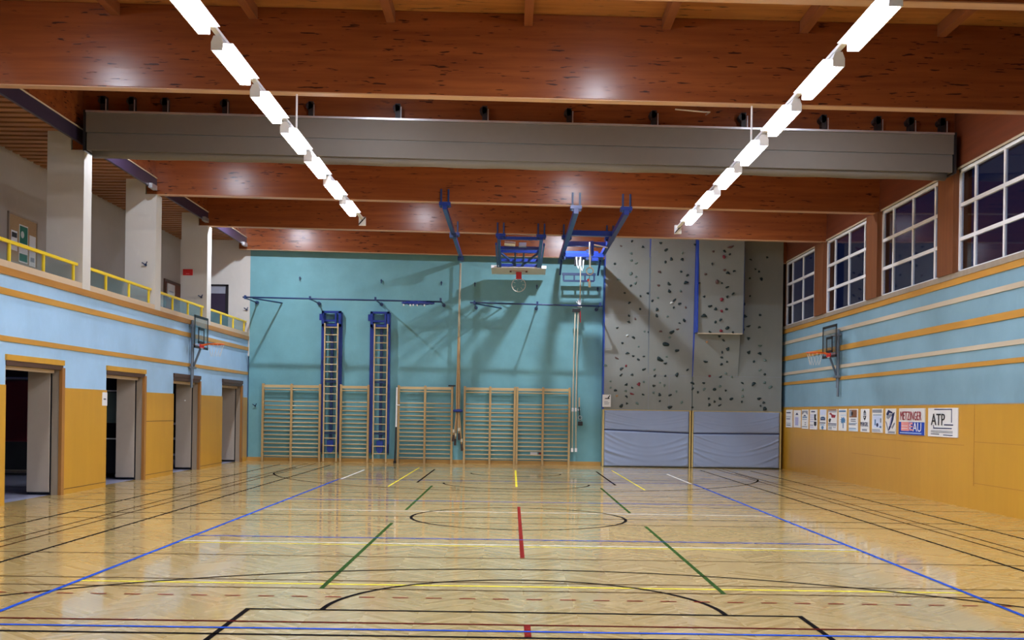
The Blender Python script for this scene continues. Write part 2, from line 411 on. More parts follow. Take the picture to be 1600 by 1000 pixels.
for n, (y0, y1) in enumerate(WIN):
    wd = thing('window_%d' % (n+1), 'white gridded night-dark ' + WLB[n], 'window', (XR+.06, (y0+y1)/2, 4.71)); wd['kind'] = 'structure'
    f = MB(); a, b = XR+.02, XR+.09
    f.box(a, b, y0, y1, 4.71, 4.755); f.box(a, b, y0, y1, 6.735, 6.80); f.box(a, b, y0, y0+.06, 4.71, 6.8); f.box(a, b, y1-.06, y1, 4.71, 6.8)
    f.build('window_frame', M['whitemetal'], wd)
    B(XR-.02, XR+.10, y0, y1, 6.80, 6.845).build('head_trim', M['pale'], wd)
    g = MB()
    for y in (y1-.71, y1-1.93, y1-3.18): g.box(a+.01, b-.01, y-.03, y+.03, 4.75, 6.74)
    for z in (5.385, 6.075): g.box(a+.005, b-.005, y0+.05, y1-.05, z-.038, z+.038)
    g.build('glazing_bars', M['whitemetal'], wd)
    B(XR+.05, XR+.056, y0+.03, y1-.03, 4.73, 6.77).build('pane', M['glass'], wd)
ed = [YB] + [t for y0, y1 in WIN for t in (y1, y0)] + [YN]
PL = ['timber post between the climbing wall and the far window', 'timber post between the two far windows', 'timber post between the two middle windows', 'timber post before the nearest window', 'timber infill beyond the picture edge']
for i in range(0, len(ed), 2):
    y1, y0 = ed[i], ed[i+1]
    x0 = XR-.10 if 0 < i < 8 else XR
    struct(MB().box(x0, XR+.28, y0, y1, 4.71, 6.80).build('wall_post', M['post'], bevel=.004 if 0 < i < 8 else 0), 'brown ' + PL[i//2], 'post')

# roof: deck, cross beams, purlins
struct(B(-9.3, 9.2, YN, YB+.2, 8.27, 8.45, fall=True).build('ceiling', M['deck']), 'orange brown boarded roof deck above the beams', 'ceiling')
BL = {4: 'nearest broad glulam beam at the top of the picture', 5: 'glulam beam behind the divider curtain case', 6: 'glulam beam carrying the blue gym rigs', 7: 'glulam beam carrying the folded basketball rig', 8: 'last glulam beam resting on the teal end wall'}
for i, y in enumerate(BEAMS):
    b = MB(True).box(-9.22 if i else -9.0, XR+.02, y, y+.20, ZB, 8.27).build('roof_beam', M['beam'], bevel=.012)
    MB(True).box(-9.21 if i else -9.0, XR, y+.004, y+.196, ZB-.012, ZB+.004).build('painted_underglow', M['underglow'], b, kind='structure')  # added pale strip: lamplight along the beam's underside put into the colour
    struct(b, BL.get(i, 'glulam beam spanning the hall behind the camera'), 'roof beam')
    if i not in BL: b['group'] = 'roof beams behind the camera'
PX = [-6.7, -4.45, -2.2, .05, 2.3, 4.55, 6.8]
PN = ['over the lamp row by the gallery, outermost', 'over the gap outside the lamp row by the gallery', 'inside the lamp row by the gallery', 'on the centre line of the hall', 'inside the lamp row by the windows', 'just outside the lamp row by the windows', 'outermost towards the windows']
for x, s in zip(PX, PN):
    struct(B(x-.07, x+.07, BEAMS[3]+.2, BEAMS[4], 8.07, 8.27, fall=True).build('ceiling_purlin', M['purlin']), 'dark timber purlin under the roof deck, ' + s, 'purlin')
# eaves above the gallery edge
struct(B(XL-.12, XL+.0, YN, YB, 7.36, 8.6).build('wall_left_fascia', M['beam']), 'dark red brown timber fascia above the gallery opening', 'wall')
DU = {4: 'nearest length of dark cable duct along the gallery eaves', 5: 'length of dark cable duct between the curtain case beam and the next', 6: 'length of dark cable duct above the third white pillar', 7: 'last length of dark cable duct before the teal end wall'}
for i in range(3, 8):
    y0, y1 = BEAMS[i]+.22, BEAMS[i+1]-.02
    t = thing('cable_duct', DU.get(i, 'length of dark cable duct near the camera along the gallery eaves'), 'cable duct', (XL+.04, (y0+y1)/2, 7.10), 'cable ducts along the gallery eaves')
    B(XL-.02, XL+.04, y0, y1, 7.10, 7.40).build('duct_body', M['tray'], t)
    B(XL+.04, XL+.055, y0, y1, 7.375, 7.40).build('cover_edge', M['pale'], t)
    if i > 4: B(XL+.02, XL+.12, y1-.55, y1-.2, 7.05, 7.16).build('bracket', M['steel'], t)

# gallery
struct(B(-11.5, XL-.05, YN, YB, 3.55, 3.72).build('floor_gallery', M['lino']), 'grey gallery floor behind the beige ledge', 'floor')
struct(B(-11.5, -11.3, YN, YB+.2, 3.55, 7.6).build('wall_gallery', M['galwall']), 'pale plastered rear wall of the gallery', 'wall')
gc = struct(B(-11.4, XL-.10, YN, YB, 7.44, 7.6).build('ceiling_gallery', M['darkframe']), 'brown slatted timber ceiling over the gallery', 'ceiling')
sl = MB(); y = -2.0
while y < YB-.1: sl.box(-11.3, XL-.12, y, y+.20, 7.37, 7.45); y += .34
sl.build('ceiling_slats', M['slat'], gc, kind='structure')
PILL = [('nearest white gallery pillar left of the divider curtain', 4.05), ('middle white gallery pillar with a bright lit face', 8.40), ('farthest white gallery pillar with the red sign', 12.75)]
for lb, y in [('white gallery pillar before the picture edge', -.30)] + PILL:
    m = MB().box(-9.72, XL+.035, y-.02, y+.38, 4.16, ZB+.10).box(-9.72, -9.24, y-.02, y+.38, ZB+.10, 7.45)
    struct(m.build('gallery_pillar', M['white']), lb, 'pillar')
# ------------------------------------------------------------------ gallery fittings
def railing(y0, y1, posts, label, endpost=True):
    t = thing('gallery_railing', label, 'railing', (XL-.06, (y0+y1)/2, 4.275), 'yellow railings along the gallery')
    x = XL-.06
    B(x-.025, x+.025, y0, y1, 4.615, 4.675).build('top_rail', M['yellow'], t, bevel=.006)
    for y in posts: B(x-.02, x+.02, y-.025, y+.025, 4.275, 4.62).build('post', M['yellow'], t)
    e = [y0] + list(posts) + [y1]
    for a, b in zip(e[:-1], e[1:]):
        if b-a > .3: B(x-.008, x-.002, a+.035, b-.035, 4.29, 4.61).build('infill_panel', M['perspex'], t)
RL = 'yellow gallery railing '
railing(.12, 3.98, (.35, 1.10, 2.45, 3.80), RL+'before the nearest white pillar')
railing(4.50, 8.34, (5.5, 6.88, 8.2), RL+'between the nearest and middle white pillars')
railing(8.82, 12.70, (10.0, 11.3, 12.55), RL+'between the middle and farthest white pillars')
railing(13.15, 17.55, (14.55, 15.95, 17.3), RL+'between the farthest pillar and the end wall')

t = thing('pin_board', 'brown pin board with papers on the gallery wall above the nearest railing', 'pin board', (-11.29, 6.32, 4.95))
B(-11.30, -11.27, 5.64, 7.0, 4.95, 6.0).build('cork_sheet', M['cork'], t)
fr = MB(); a, b = -11.30, -11.255
fr.box(a,b,5.62,5.66,4.93,6.02).box(a,b,6.98,7.02,4.93,6.02).box(a,b,5.62,7.02,5.99,6.03).box(a,b,5.62,7.02,4.92,4.96); fr.build('edge_frame', M['frame'], t)
for nm, y0, y1, z0, z1, kind, lb in (('notice', 5.74, 6.03, 5.20, 5.64, 0, 'small white notice with a dark heading pinned nearest the camera on the pin board'),
                              ('poster', 6.12, 6.54, 4.98, 5.83, 1, 'green and white poster in the middle of the pin board'),
                              ('notice', 6.62, 6.93, 4.96, 5.66, 2, 'narrow white notice pinned on the far end of the pin board')):
    p = B(-11.268, -11.262, y0, y1, z0, z1).build(nm, M['paper']); tag(p, lb, 'notice')
    if kind == 0: B(-11.262, -11.26, y0+.03, y1-.02, z1-.15, z1-.04).build('heading', M['printblack'], p)
    if kind == 1:
        B(-11.262, -11.26, y0+.02, y1-.02, z1-.42, z1-.03).build('green_panel', M['greenprint'], p)
        MB().tube([(-11.262, y0+.15, z1-.22), (-11.259, y0+.15, z1-.22)], .08, 14).build('round_motif', M['holdw'], p)
        B(-11.262, -11.26, y0+.02, y1-.02, z0+.03, z0+.2).build('green_panel', M['greenprint'], p)
    if kind == 2: B(-11.262, -11.26, y0+.06, y1-.06, z0+.1, z0+.2).build('text_lines', M['printgrey'], p)

d = thing('door_5', 'brown gallery door with a white shield plaque behind the railing', 'door', (-11.28, 16.7, 3.72)); d['kind'] = 'structure'
B(-11.30, -11.25, 15.95, 17.5, 3.72, 5.86).build('door_frame', M['darkframe'], d)
B(-11.25, -11.23, 16.03, 17.42, 3.72, 5.78).build('door_leaf', M['fascia'], d)
p = MB(); p.prism([(16.05,5.72),(16.75,5.72),(16.75,5.42),(16.62,5.26),(16.18,5.26),(16.05,5.42)], 'x', -11.225, -11.19)
p = tag(p.build('shield_plaque', M['white']), 'white shield shaped plaque on the brown gallery door', 'plaque')
B(-11.19, -11.187, 16.2, 16.6, 5.46, 5.50).build('text_line', M['printgrey'], p)
d = thing('door_6', 'dark gallery doorway in the white end wall beside the farthest pillar', 'doorway', (-10.15, YB-.02, 3.72)); d['kind'] = 'structure'
f = MB(); f.box(-10.75,-10.66,YB-.04,YB,3.72,5.88).box(-9.76,-9.67,YB-.04,YB,3.72,5.88).box(-10.75,-9.67,YB-.04,YB,5.82,5.88)
f.build('door_frame', M['black'], d)
B(-10.66, -9.76, YB-.02, YB, 5.58, 5.82).build('transom', M['printgrey'], d)
B(-10.66, -9.76, YB-.015, YB, 3.72, 5.58).build('door_leaf', M['tray'], d)
p = tag(B(-9.66, -9.38, 12.71, 12.73, 5.56, 5.735).build('wall_sign', M['red']), 'small red rectangular sign on the farthest white pillar', 'sign')
B(-9.57, -9.47, 12.707, 12.71, 5.60, 5.61).build('text_line', M['printpink'], p)
t = thing('bench', 'low dark bench on the gallery behind the second railing', 'bench', (-10.9, 7.3, 3.72))
B(-11.1, -10.7, 6.4, 8.2, 4.12, 4.18).build('seat', M['darkframe'], t)
for y in (6.55, 8.05): B(-11.06, -10.74, y-.03, y+.03, 3.72, 4.12).build('leg', M['black'], t)

def coat_hook(p, label, n=(0,-1,0)):
    p = Vector(p); n = Vector(n); s = n.cross(Vector((0,0,1)))
    m = MB(); m.tube([p, p+n*.05], .028, 8); 
    m.tube([p+n*.04, p+n*.10+s*.07+Vector((0,0,.05))], .014, 6); m.tube([p+n*.04, p+n*.10-s*.06+Vector((0,0,.07))], .014, 6)
    tag(m.build('wall_hook', M['navy']), label, 'hook', 'small dark wall hooks')
coat_hook((-9.20, 8.38, 5.25), 'small dark hook on the middle white gallery pillar')
coat_hook((-9.12, 12.73, 4.93), 'small dark hook on the farthest white gallery pillar')
coat_hook((-9.05, YB, 5.05), 'small dark hook on the white end wall beside the teal corner')
coat_hook((-8.72, YB, 1.84), 'small dark hook on the teal wall before the first wall bars')
for x, z, s in ((-7.28, 6.13, 'over the gallery end of the long rail'), (-4.56, 6.08, 'over the second ladder'), (-2.55, 6.04, 'over the rolled blue net'), (-1.43, 6.02, 'beside the climbing rope bundle'), (.64, 5.97, 'below the folded basketball rig'), (2.67, 5.92, 'beside the climbing wall')):
    m = MB().tube([(x, YB, z), (x, YB-.07, z)], .03, 8); m.tube([(x, YB-.06, z+.05), (x, YB-.06, z-.09)], .016, 6)
    tag(m.build('wall_hook', M['navy']), 'small dark hook on the teal wall ' + s, 'hook', 'small dark wall hooks')

# ------------------------------------------------------------------ strip lights
def lamp_proto(side, loc, label, group):
    """side +1: the lit lens also shines sideways towards +x, a flange caps it above"""
    t = thing('hanging_strip_light', label, 'strip light', loc, group)
    def R(p):
        return (loc[0] + p[0]*side, loc[2] + p[1])
    y0, y1 = loc[1]-.66, loc[1]+.66
    MB().prism([R(p) for p in ((-.07,-.085),(-.07,.01),(-.04,.09),(.04,.09),(.07,.012),(.19,.004),(.19,-.001),(-.059,-.001),(-.059,-.085))], 'y', y0, y1).build('housing', M['whitemetal'], t)
    MB().prism([R(p) for p in ((-.057,-.080),(-.057,-.002),(.050,-.002),(.050,-.080))], 'y', y0+.015, y1-.015).build('diffuser', M['lamp'], t, bevel=.012)
    for a in (y0-.012, y1):
        MB().prism([R(p) for p in ((-.072,-.086),(-.072,.012),(-.042,.092),(.042,.092),(.072,.014),(.072,-.086))], 'y', a, a+.012).build('end_cap', M['whitemetal'], t)
    return t
ORD = ['last', 'sixth', 'fifth', 'fourth', 'third', 'second', 'first']
for side, X in ((1, -3.74), (-1, 3.74)):
    z = 6.10 - FALL*X
    row = 'gallery' if side > 0 else 'window'
    t = thing('lighting_track', 'thin white lighting track carrying the strip lights of the %s row' % row, 'lighting track', (X, 0, z+.10))
    B(X-.035, X+.035, -16.5, 7.35, z+.115, z+.155).build('track_profile', M['whitemetal'], t)
    for y in (-.20,):
        MB().tube([(X, y, z+.14), (X, y, ZB-FALL*X)], .016, 8).build('suspension_rod', M['whitemetal'], t)
    c = MB(); c.box(X-.08, X+.08, 7.35, 7.43, z-.02, z+.18); c = c.build('end_plate', M['whitemetal'], t)
    MB().bar((X-.08, 7.34, z-.01), (X+.08, 7.34, z+.17), .02, .05, (0,1,0)).build('dark_clip', M['black'], c)
    proto = None
    for k in range(5, -6, -1):
        y = -4.92+1.87*k+.775
        lb = 'lit strip light, row nearer the %s, ' % ('gallery' if side > 0 else 'windows') + (['closest to the top picture edge', 'second from the camera end', 'third from the camera end', 'fourth, in front of the curtain case', 'fifth, just below the curtain case', 'second from the far end', 'at the far end'][k+1] if k >= -1 else 'over the camera')
        g = 'strip lights in the %s row' % row if k >= -1 else 'strip lights over the camera in the %s row' % row
        if proto is None: proto = lamp_proto(side, (X, y, z), lb, g)
        else: dup(proto, (X, y, z), lb, g)

# ceiling floodlights up in the bays, hidden from the camera behind the beams in front of them
proto = None
for i, xs in ((3, (-7.8, 1.4)), (4, (-3.0, 5.6)), (5, (-7.8, 1.4)), (6, (-3.0, 5.6)), (7, (-7.8, 1.5))):
    for x in xs:
        y = BEAMS[i]+1.2; z = 7.92-FALL*x; lb = 'round ceiling floodlight tucked up in the bay behind a beam'
        t = thing('ceiling_floodlight', lb, 'floodlight', (x, y, z), 'floodlights up between the beams')
        MB().tube([(x, y, z+.0), (x, y, z+.10), (x, y, z+.16)], [.12, .12, .08], 20).build('housing', M['whitemetal'], t)
        MB().tube([(x, y, z-.015), (x, y, z-.001)], .09, 20).build('flood_glass', M['flood' if i == 7 else 'dimflood'], t)
        MB().tube([(x, y, z+.16), (x, y, z+.40)], .03, 8).build('stem', M['whitemetal'], t)

# ------------------------------------------------------------------ divider curtain case under the second beam
t = thing('divider_curtain', 'long grey beige case of the raised divider curtain hanging across the hall', 'divider curtain', (0, 3.8, 6.72))
CX0, CX1 = -8.77, 8.67
B(CX0, CX1, 3.62, 4.0, 7.16, 7.55, fall=True).build('upper_panel', M['curtain'], t)
B(CX0, CX1, 3.58, 3.625, 7.55, 7.59, fall=True).build('top_flange', M['steel'], t)
B(CX0+.02, CX1-.02, 3.64, 4.0, 7.135, 7.16, fall=True).build('seam', M['curtaindark'], t)
B(CX0+.02, CX1-.02, 3.62, 4.0, 6.80, 7.135, fall=True).build('lower_panel', M['curtain'], t)
m = MB(True); n = 40; m.tube([(CX0+.1+(CX1-CX0-.2)*i/n, 3.80, 6.80+.008*math.sin(i*1.7)) for i in range(n+1)], .125, 14); m.build('curtain_roll', M['curtain'], t, smooth=True)
for x in (CX0-.05, CX1): B(x, x+.05, 3.60, 4.02, 6.78, 7.6, fall=True).build('end_plate', M['black'], t)
for x in (-8.54, -7.96, -7.28, -6.06, -4.31, -2.54, -.77, .95, 2.68, 4.5, 6.14, 7.25, 7.92, 8.56):
    h = MB(True); h.box(x-.05, x+.05, 3.88, 4.045, 7.55, 7.97); h.tube([(x-.03, 3.88, 7.88), (x-.03, 4.05, 7.88)], .075, 12)
    o = h.build('hanger_bracket', M['black'], t)
    MB(True).tube([(x+.07, 3.86, 7.53), (x+.07, 3.86, 7.90)], .012, 6).build('lift_cord', M['steel'], o)
m = MB(True); m.tube([(3.0, 3.2, 7.80), (3.6, 3.3, 7.79), (3.72, 3.4, 7.82)], .014, 6); m.tube([(3.72, 3.4, 7.82), (3.76, 4.05, 7.95)], .012, 6)
tag(m.build('cable', M['pale']), 'thin pale cable sticking out in front of the beam near the window lamp row', 'cable')

# ------------------------------------------------------------------ wall bars
def wall_bars(xs, label):
    t = thing('wall_bars', label, 'wall bars', ((xs[0]+xs[-1])/2, 17.45, 0), 'wooden wall bars along the teal wall')
    for x in xs: B(x-.035, x+.035, 17.40, 17.53, .0, 2.59).build('upright', M['ashpost'], t, bevel=.006)
    B(xs[0], xs[-1], 17.42, 17.45, 2.46, 2.55).build('top_board', M['ash'], t)
    zs = [2.39, 2.0] + [2.0-.1395*i for i in range(1, 14)]
    for z in zs:
        MB().tube([(xs[0], 17.43, z), (xs[-1], 17.43, z)], .021, 8).build('rung', M['ash'], t, smooth=True)
    for x in xs: B(x-.02, x+.02, 17.53, 17.60, 2.2, 2.26).build('wall_bracket', M['steel'], t)
wall_bars((-8.43, -7.48, -6.53), 'double bay of wooden wall bars in the corner under the gallery')
wall_bars((-5.83, -4.92), 'narrow single bay of wooden wall bars between the two blue ladder frames')
wall_bars((-3.91, -3.03, -2.13), 'double bay of wooden wall bars beside the leaning black and white pole')
wall_bars((-1.71, -.86, -.04), 'double bay of wooden wall bars just past the climbing rope bundle')
wall_bars((.04, .90, 1.78), 'double bay of wooden wall bars nearest the climbing wall, beside the hoist ropes')
t = thing('net_post', 'thin upright black and white pole leaning beside the wall bars', 'pole', (-3.99, 17.30, 0))
MB().tube([(-3.99, 17.25, .03), (-3.975, 17.36, 1.2)], .028, 10).build('lower_tube', M['black'], t)
MB().tube([(-3.975, 17.36, 1.2), (-3.965, 17.37, 2.52)], .026, 10).build('upper_tube', M['whitemetal'], t)
MB().tube([(-3.99, 17.25, 0), (-3.99, 17.25, .09)], .05, 10).build('foot', M['black'], t)
MB().tube([(-3.98, 17.33, 1.93), (-3.86, 17.33, 1.93)], .018, 8).build('peg', M['whitemetal'], t)
t = thing('wall_socket', 'small white box with a brown end low behind the wall bars near the climbing wall', 'socket box', (.62, 17.58, .34))
B(.50, .74, 17.54, 17.6, .32, .42).build('socket_body', M['whitemetal'], t); B(.78, .92, 17.55, 17.6, .33, .41).build('plug', M['holdr'], t)
p = tag(MB().box(-2.26, -2.02, 17.37, 17.405, 2.575, 2.62).build('grip_bar', M['black'], bevel=.005), 'small black grip on top of the wall bar upright beside the ropes', 'grip')

# ------------------------------------------------------------------ swing-out ladders in blue frames
def ladder(x0, x1, l0, l1, label):
    c = (l0+l1)/2
    t = thing('climbing_ladder', label, 'climbing ladder', (c, 17.4, 0), 'blue framed climbing ladders')
    B(x0, x0+.13, 17.47, 17.59, .33, 5.0).build('side_panel', M['steelblue'], t); B(x1-.13, x1, 17.47, 17.59, .33, 5.0).build('side_panel', M['steelblue'], t)
    f = MB()
    f.box(x0+.02, x1-.03, 17.36, 17.5, 4.96, 5.03).box(x0+.02, x1-.03, 17.36, 17.5, 4.52, 4.60).box(x0+.02, x0+.1, 17.36, 17.5, 4.52, 5.03).box(x1-.11, x1-.03, 17.36, 17.5, 4.52, 5.03)
    f.box(c+.10, c+.16, 17.37, 17.5, 4.55, 5.0); f.box(x0+.1, c+.1, 17.37, 17.5, 4.68, 4.74)
    f.build('head_frame', M['steelblue'], t)
    B(x0-.06, x0+.04, 17.38, 17.5, 4.72, 4.93).build('pulley_box', M['steelblue'], t)
    B(c-.045, c+.045, 17.45, 17.56, .75, 4.5).build('centre_post', M['navy'], t)
    for x in (l0, l1): B(x-.022, x+.022, 17.30, 17.37, .02, 4.62).build('rail', M['ash'], t, bevel=.006)
    for i in range(18):
        z = 4.48-.2455*i
        MB().tube([(l0, 17.335, z), (l1, 17.335, z)], .018, 8).build('rung', M['ash'], t)
    for z in (2.68, .97): B(l0-.03, l1+.03, 17.36, 17.40, z-.03, z+.03).build('cross_strut', M['navy'], t)
    m = MB(); m.prism([(c-.11,.74),(c+.11,.74),(c+.11,.40),(c,.27),(c-.11,.40)], 'y', 17.36, 17.47); m.build('foot_bracket', M['steelblue'], t)
    for x in (l0-.05, l1+.07): MB().tube([(x, 17.38, .26), (x, 17.38, .62)], .014, 6).build('lock_rod', M['black'], t)
ladder(-6.52, -5.83, -6.38, -5.95, 'tall narrow ladder in a blue steel frame nearer the gallery')
ladder(-4.90, -4.22, -4.73, -4.30, 'tall narrow ladder in a blue steel frame nearer the wall rope bundle')

# ------------------------------------------------------------------ long rails on wall arms
def wall_rail(x0, x1, z, arms, brace, label):
    t = thing('wall_rail', label, 'wall rail', ((x0+x1)/2, 16.0, z), 'dark blue rails held off the teal wall')
    MB().tube([(x0, 16.0, z+.03), (x1, 16.0, z-.03)], .026, 10).build('rail_tube', M['navy'], t, smooth=True)
    for x in arms:
        MB().tube([(x, 16.0, z), (x, 17.6, z+.02)], .022, 8).build('arm', M['navy'], t)
        m = MB().tube([(x, 17.5, z+.02), (x, 17.6, z+.02)], .06, 10); m.build('wall_flange', M['navy'], t)
        B(x-.03, x+.03, 15.96, 16.04, z-.03, z+.09).build('clamp', M['navy'], t)
    MB().tube([(brace[0], 16.0, z), (brace[1], 17.6, z+.02)], .024, 8).build('diagonal_brace', M['navy'], t)
wall_rail(-8.78, -2.42, 5.27, (-8.70, -6.63, -4.54, -2.46), (-8.45, -7.87), 'long dark blue rail on wall arms above the two ladders')
wall_rail(-1.52, 2.72, 5.20, (-1.38, .63, 2.64), (-1.36, -.54), 'shorter dark blue rail on wall arms under the folded basketball rig')
t = thing('rolled_net', 'rolled blue net with white floats tied under the long wall rail', 'rolled net', (-3.18, 15.98, 5.12))
n = 22; m = MB().tube([(-3.70+1.05*i/n, 15.97, 5.185+.012*math.sin(i*2.1)) for i in range(n+1)], [.02+.045*math.sin(PI*min(1,(i+1)/(n+2)))*(1+.15*math.sin(i*3.3)) for i in range(n+1)], 8); m.build('net_roll', M['steelblue'], t, smooth=True)
for x in (-3.63, -3.42, -3.32, -3.20, -2.97): MB().tube([(x-.02, 15.93, 5.11), (x+.02, 15.93, 5.115)], .03, 8).build('float', M['paper'], t)

# ------------------------------------------------------------------ hemp climbing ropes on their ceiling rail
def gantry_brackets(t, X, Y, mat, names='beam_clamp'):
    for dx in (-.09, .09):
        MB(True).box(X+dx-.022, X+dx+.022, Y-.03, Y+.0, ZB-.16, ZB+.30).build(names, mat, t)
    MB(True).box(X-.14, X+.14, Y-.05, Y+.22, ZB-.10, ZB-.015).build('beam_saddle', M['steelblue'], t)
t = thing('rope_rail', 'single blue ceiling rail running back to the hemp climbing ropes', 'ceiling rail', (-1.86, 12.8, 6.7))
MB(True).box(-1.91, -1.81, 8.35, 17.45, ZB-.20, ZB-.09).build('rail_beam', M['steelblue'], t)
for y in (8.40, 12.75): gantry_brackets(t, -1.86, y, M['navy'])
for y in (12.0, 16.4): MB(True).box(-1.95, -1.77, y-.12, y+.12, ZB-.30, ZB-.18).build('rope_trolley', M['navy'], t)
RP = ['first', 'second', 'third', 'fourth']
for i, (dx, dy, zb, e) in enumerate(((-.055, 0, .75, -.08), (-.02, .04, .62, -.05), (.025, -.03, .80, .02), (.055, .02, .44, .08))):
    X, Y = -1.925, 17.28
    t = thing('climbing_rope', 'hemp climbing rope in the tied bundle, ' + ['lying closest to the gallery', 'hanging to the second lowest end', 'lying closest to the camera', 'hanging lowest at the bundle foot'][i], 'climbing rope', (X+dx, Y+dy, zb), 'hemp climbing ropes tied in a bundle')
    MB().tube([(X+.02+dx*.3, Y+dy, 6.66), (X+dx*.35, Y+dy, 5.0), (X+dx*.4, Y+dy, 4.2)], .016, 8).build('hoist_line', M['ropepale'], t, smooth=True)
    MB().tube([(X+dx*.4, Y+dy, 4.2), (X+dx*.55, Y+dy, 3.2), (X+dx*.9, Y+dy, 2.4), (X+dx*.7, Y+dy, 1.77), (X+dx*1.1+e*.3, Y+dy, 1.2), (X+dx+e, Y+dy, zb+.2)], .024, 8).build('rope_strand', M['rope'], t, smooth=True)
    MB().tube([(X+dx+e, Y+dy, zb+.22), (X+dx+e*1.25, Y+dy, zb)], [.032, .042], 8).build('leather_end', M['leather'], t)
    MB().tube([(X+dx+e*.9, Y+dy, zb+.40), (X+dx+e*.95, Y+dy, zb+.30)], .04, 8).build('whipping', M['ropepale'], t)
m = MB().tube([(-1.925+.12*math.cos(a*PI/8), 17.28+.09*math.sin(a*PI/8), 1.77) for a in range(16)], .05, 8, closed=True)
tag(m.build('rope_strap', M['steelblue'], smooth=True), 'blue strap tied around the bundle of hemp climbing ropes', 'strap')

# ------------------------------------------------------------------ folded basketball rig
t = thing('basketball_rig', 'blue ceiling rig with white backboard folded up flat under the roof', 'basketball rig', (.03, 15.0, 6.2))
for x in (-.53, .64): gantry_brackets(t, x, 12.75, M['navy'])
f = MB(); z0, z1 = 6.78, 6.46
for x in (-.58, .65): f.bar((x, 12.70, z0), (x, 16.25, z1), .09, .12)
def zz(y): return z0+(z1-z0)*(y-12.7)/3.55
for y in (12.8, 13.95, 14.35, 15.5, 16.2): f.bar((-.58, y, zz(y)), (.65, y, zz(y)), .09, .09)
f.build('swing_frame', M['steelblue'], t)
f = MB()
for a, b in (((-.58,14.4),(-.06,16.2)), ((.65,14.4),(.12,16.2)), ((-.10,14.4),(-.10,16.2)), ((.16,14.4),(.16,16.2))): f.bar((a[0], a[1], zz(a[1])), (b[0], b[1], zz(b[1])), .05)
f.build('frame_braces', M['navy'], t)
f = MB()
for x in (-.66, .73): f.bar((x, 12.9, 6.62), (x, 16.4, 6.45), .05, .07)
f.build('side_arms', M['steelblue'], t)
MB().tube([(-.42, 13.3, 6.70), (-.10, 13.3, 6.68)], .07, 10).build('winch_motor', M['steel'], t)
B(.0, .22, 13.2, 13.35, 6.60, 6.72).build('gear_box', M['steel'], t)
bo = MB(); bo.bar((.02, 16.42, 6.45), (.02, 17.22, 6.33), 1.77, .045); bo = bo.build('backboard', M['board'], t)
MB().box(-.87, .91, 16.38, 16.44, 6.40, 6.49).build('board_edge', M['whitemetal'], bo)
m = MB(); m.bar((-.28, 16.78, 6.372), (.32, 16.78, 6.372), .03, .01); m.build('target_line', M['printwine'], bo)
for x in (-.24, .28): MB().tube([(x, 16.85, 6.37), (x, 16.85, 6.33)], .035, 8).build('bolt', M['darkframe'], bo)
B(-.06, .12, 16.88, 17.02, 6.12, 6.345).build('rim_bracket', M['red'], t)
MB().tube([(.03+.225*math.cos(a*PI/14), 16.95, 5.93+.225*math.sin(a*PI/14)) for a in range(28)], .011, 6, closed=True).build('hoop_ring', M['net'], t)
m = MB()
for a in range(0, 28, 4): m.tube([(.03+.225*math.cos(a*PI/14), 16.95, 5.93+.225*math.sin(a*PI/14)), (.03+.12*math.cos(a*PI/14), 16.6, 5.90+.12*math.sin(a*PI/14))], .005, 5)
m.build('hoop_net', M['net'], t)

# ------------------------------------------------------------------ ring rig: two rails, cross bars, hoist drum
t = thing('ring_rig', 'blue double rail ceiling rig with hoist drum beside the climbing wall', 'ring rig', (2.0, 12.7, 6.5))
for x in (1.38, 2.62):
    MB(True).box(x-.06, x+.06, 8.35, 17.0, ZB-.22, ZB-.09).build('rail_beam', M['steelblue'], t)
    for y in (8.40, 12.75): gantry_brackets(t, x, y, M['navy'])
for y in (11.55, 13.4): B(1.38, 2.62, y-.07, y+.07, ZB-.22, ZB-.08, fall=True).build('cross_bar', M['steelblue'], t)
B(1.38, 2.62, 14.6, 14.7, ZB-.34, ZB-.22, fall=True).build('cross_bar', M['steelblue'], t)
for x in (1.38, 2.62): MB().bar((x, 16.0, 6.62), (x, 16.9, 6.30), .06, .08).build('drop_arm', M['steelblue'], t)
MB().tube([(1.47, 15.5, 6.72), (2.12, 15.5, 6.72)], .125, 16).build('hoist_drum', M['brightblue'], t)
B(1.36, 1.47, 15.36, 15.64, 6.56, 6.88).build('drum_plate', M['navy'], t); B(2.12, 2.2, 15.36, 15.64, 6.56, 6.88).build('drum_plate', M['navy'], t)
B(2.30, 2.50, 15.3, 15.7, 6.52, 6.82).build('motor_case', M['steelblue'], t)
B(1.75, 1.98, 15.1, 15.3, 6.35, 6.60).build('guide_block', M['black'], t)
m = MB(); m.bar((1.45, 16.9, 6.30), (2.55, 16.9, 6.30), .08); m.bar((1.5, 16.9, 6.08), (2.5, 16.9, 6.08), .06)
for x in (1.5, 1.85, 2.2, 2.5): m.bar((x, 16.9, 6.30), (x, 16.9, 6.08), .05)
m.build('end_ladder', M['navy'], t)
B(2.10, 2.20, 13.25, 13.55, 6.40, 6.80).build('rope_guide', M['steelblue'], t)
MB().tube([(2.2, 13.2, 6.68), (2.6, 13.2, 6.60)], .022, 8).build('guide_arm', M['steel'], t)
t = thing('gymnastic_ring', 'wooden gymnastic ring hanging on a white rope under the blue ring rig', 'gymnastic ring', (2.07, 13.0, 5.6))
MB().tube([(2.06, 13.0, 6.72), (2.075, 13.0, 6.3), (2.075, 13.0, 5.99)], [.022, .028, .024], 8).build('rope', M['paper'], t, smooth=True)
MB().tube([(2.075+.10*math.cos(a*PI/12), 13.0, 5.885+.10*math.sin(a*PI/12)) for a in range(24)], .018, 8, closed=True).build('ring', M['ropepale'], t, smooth=True)
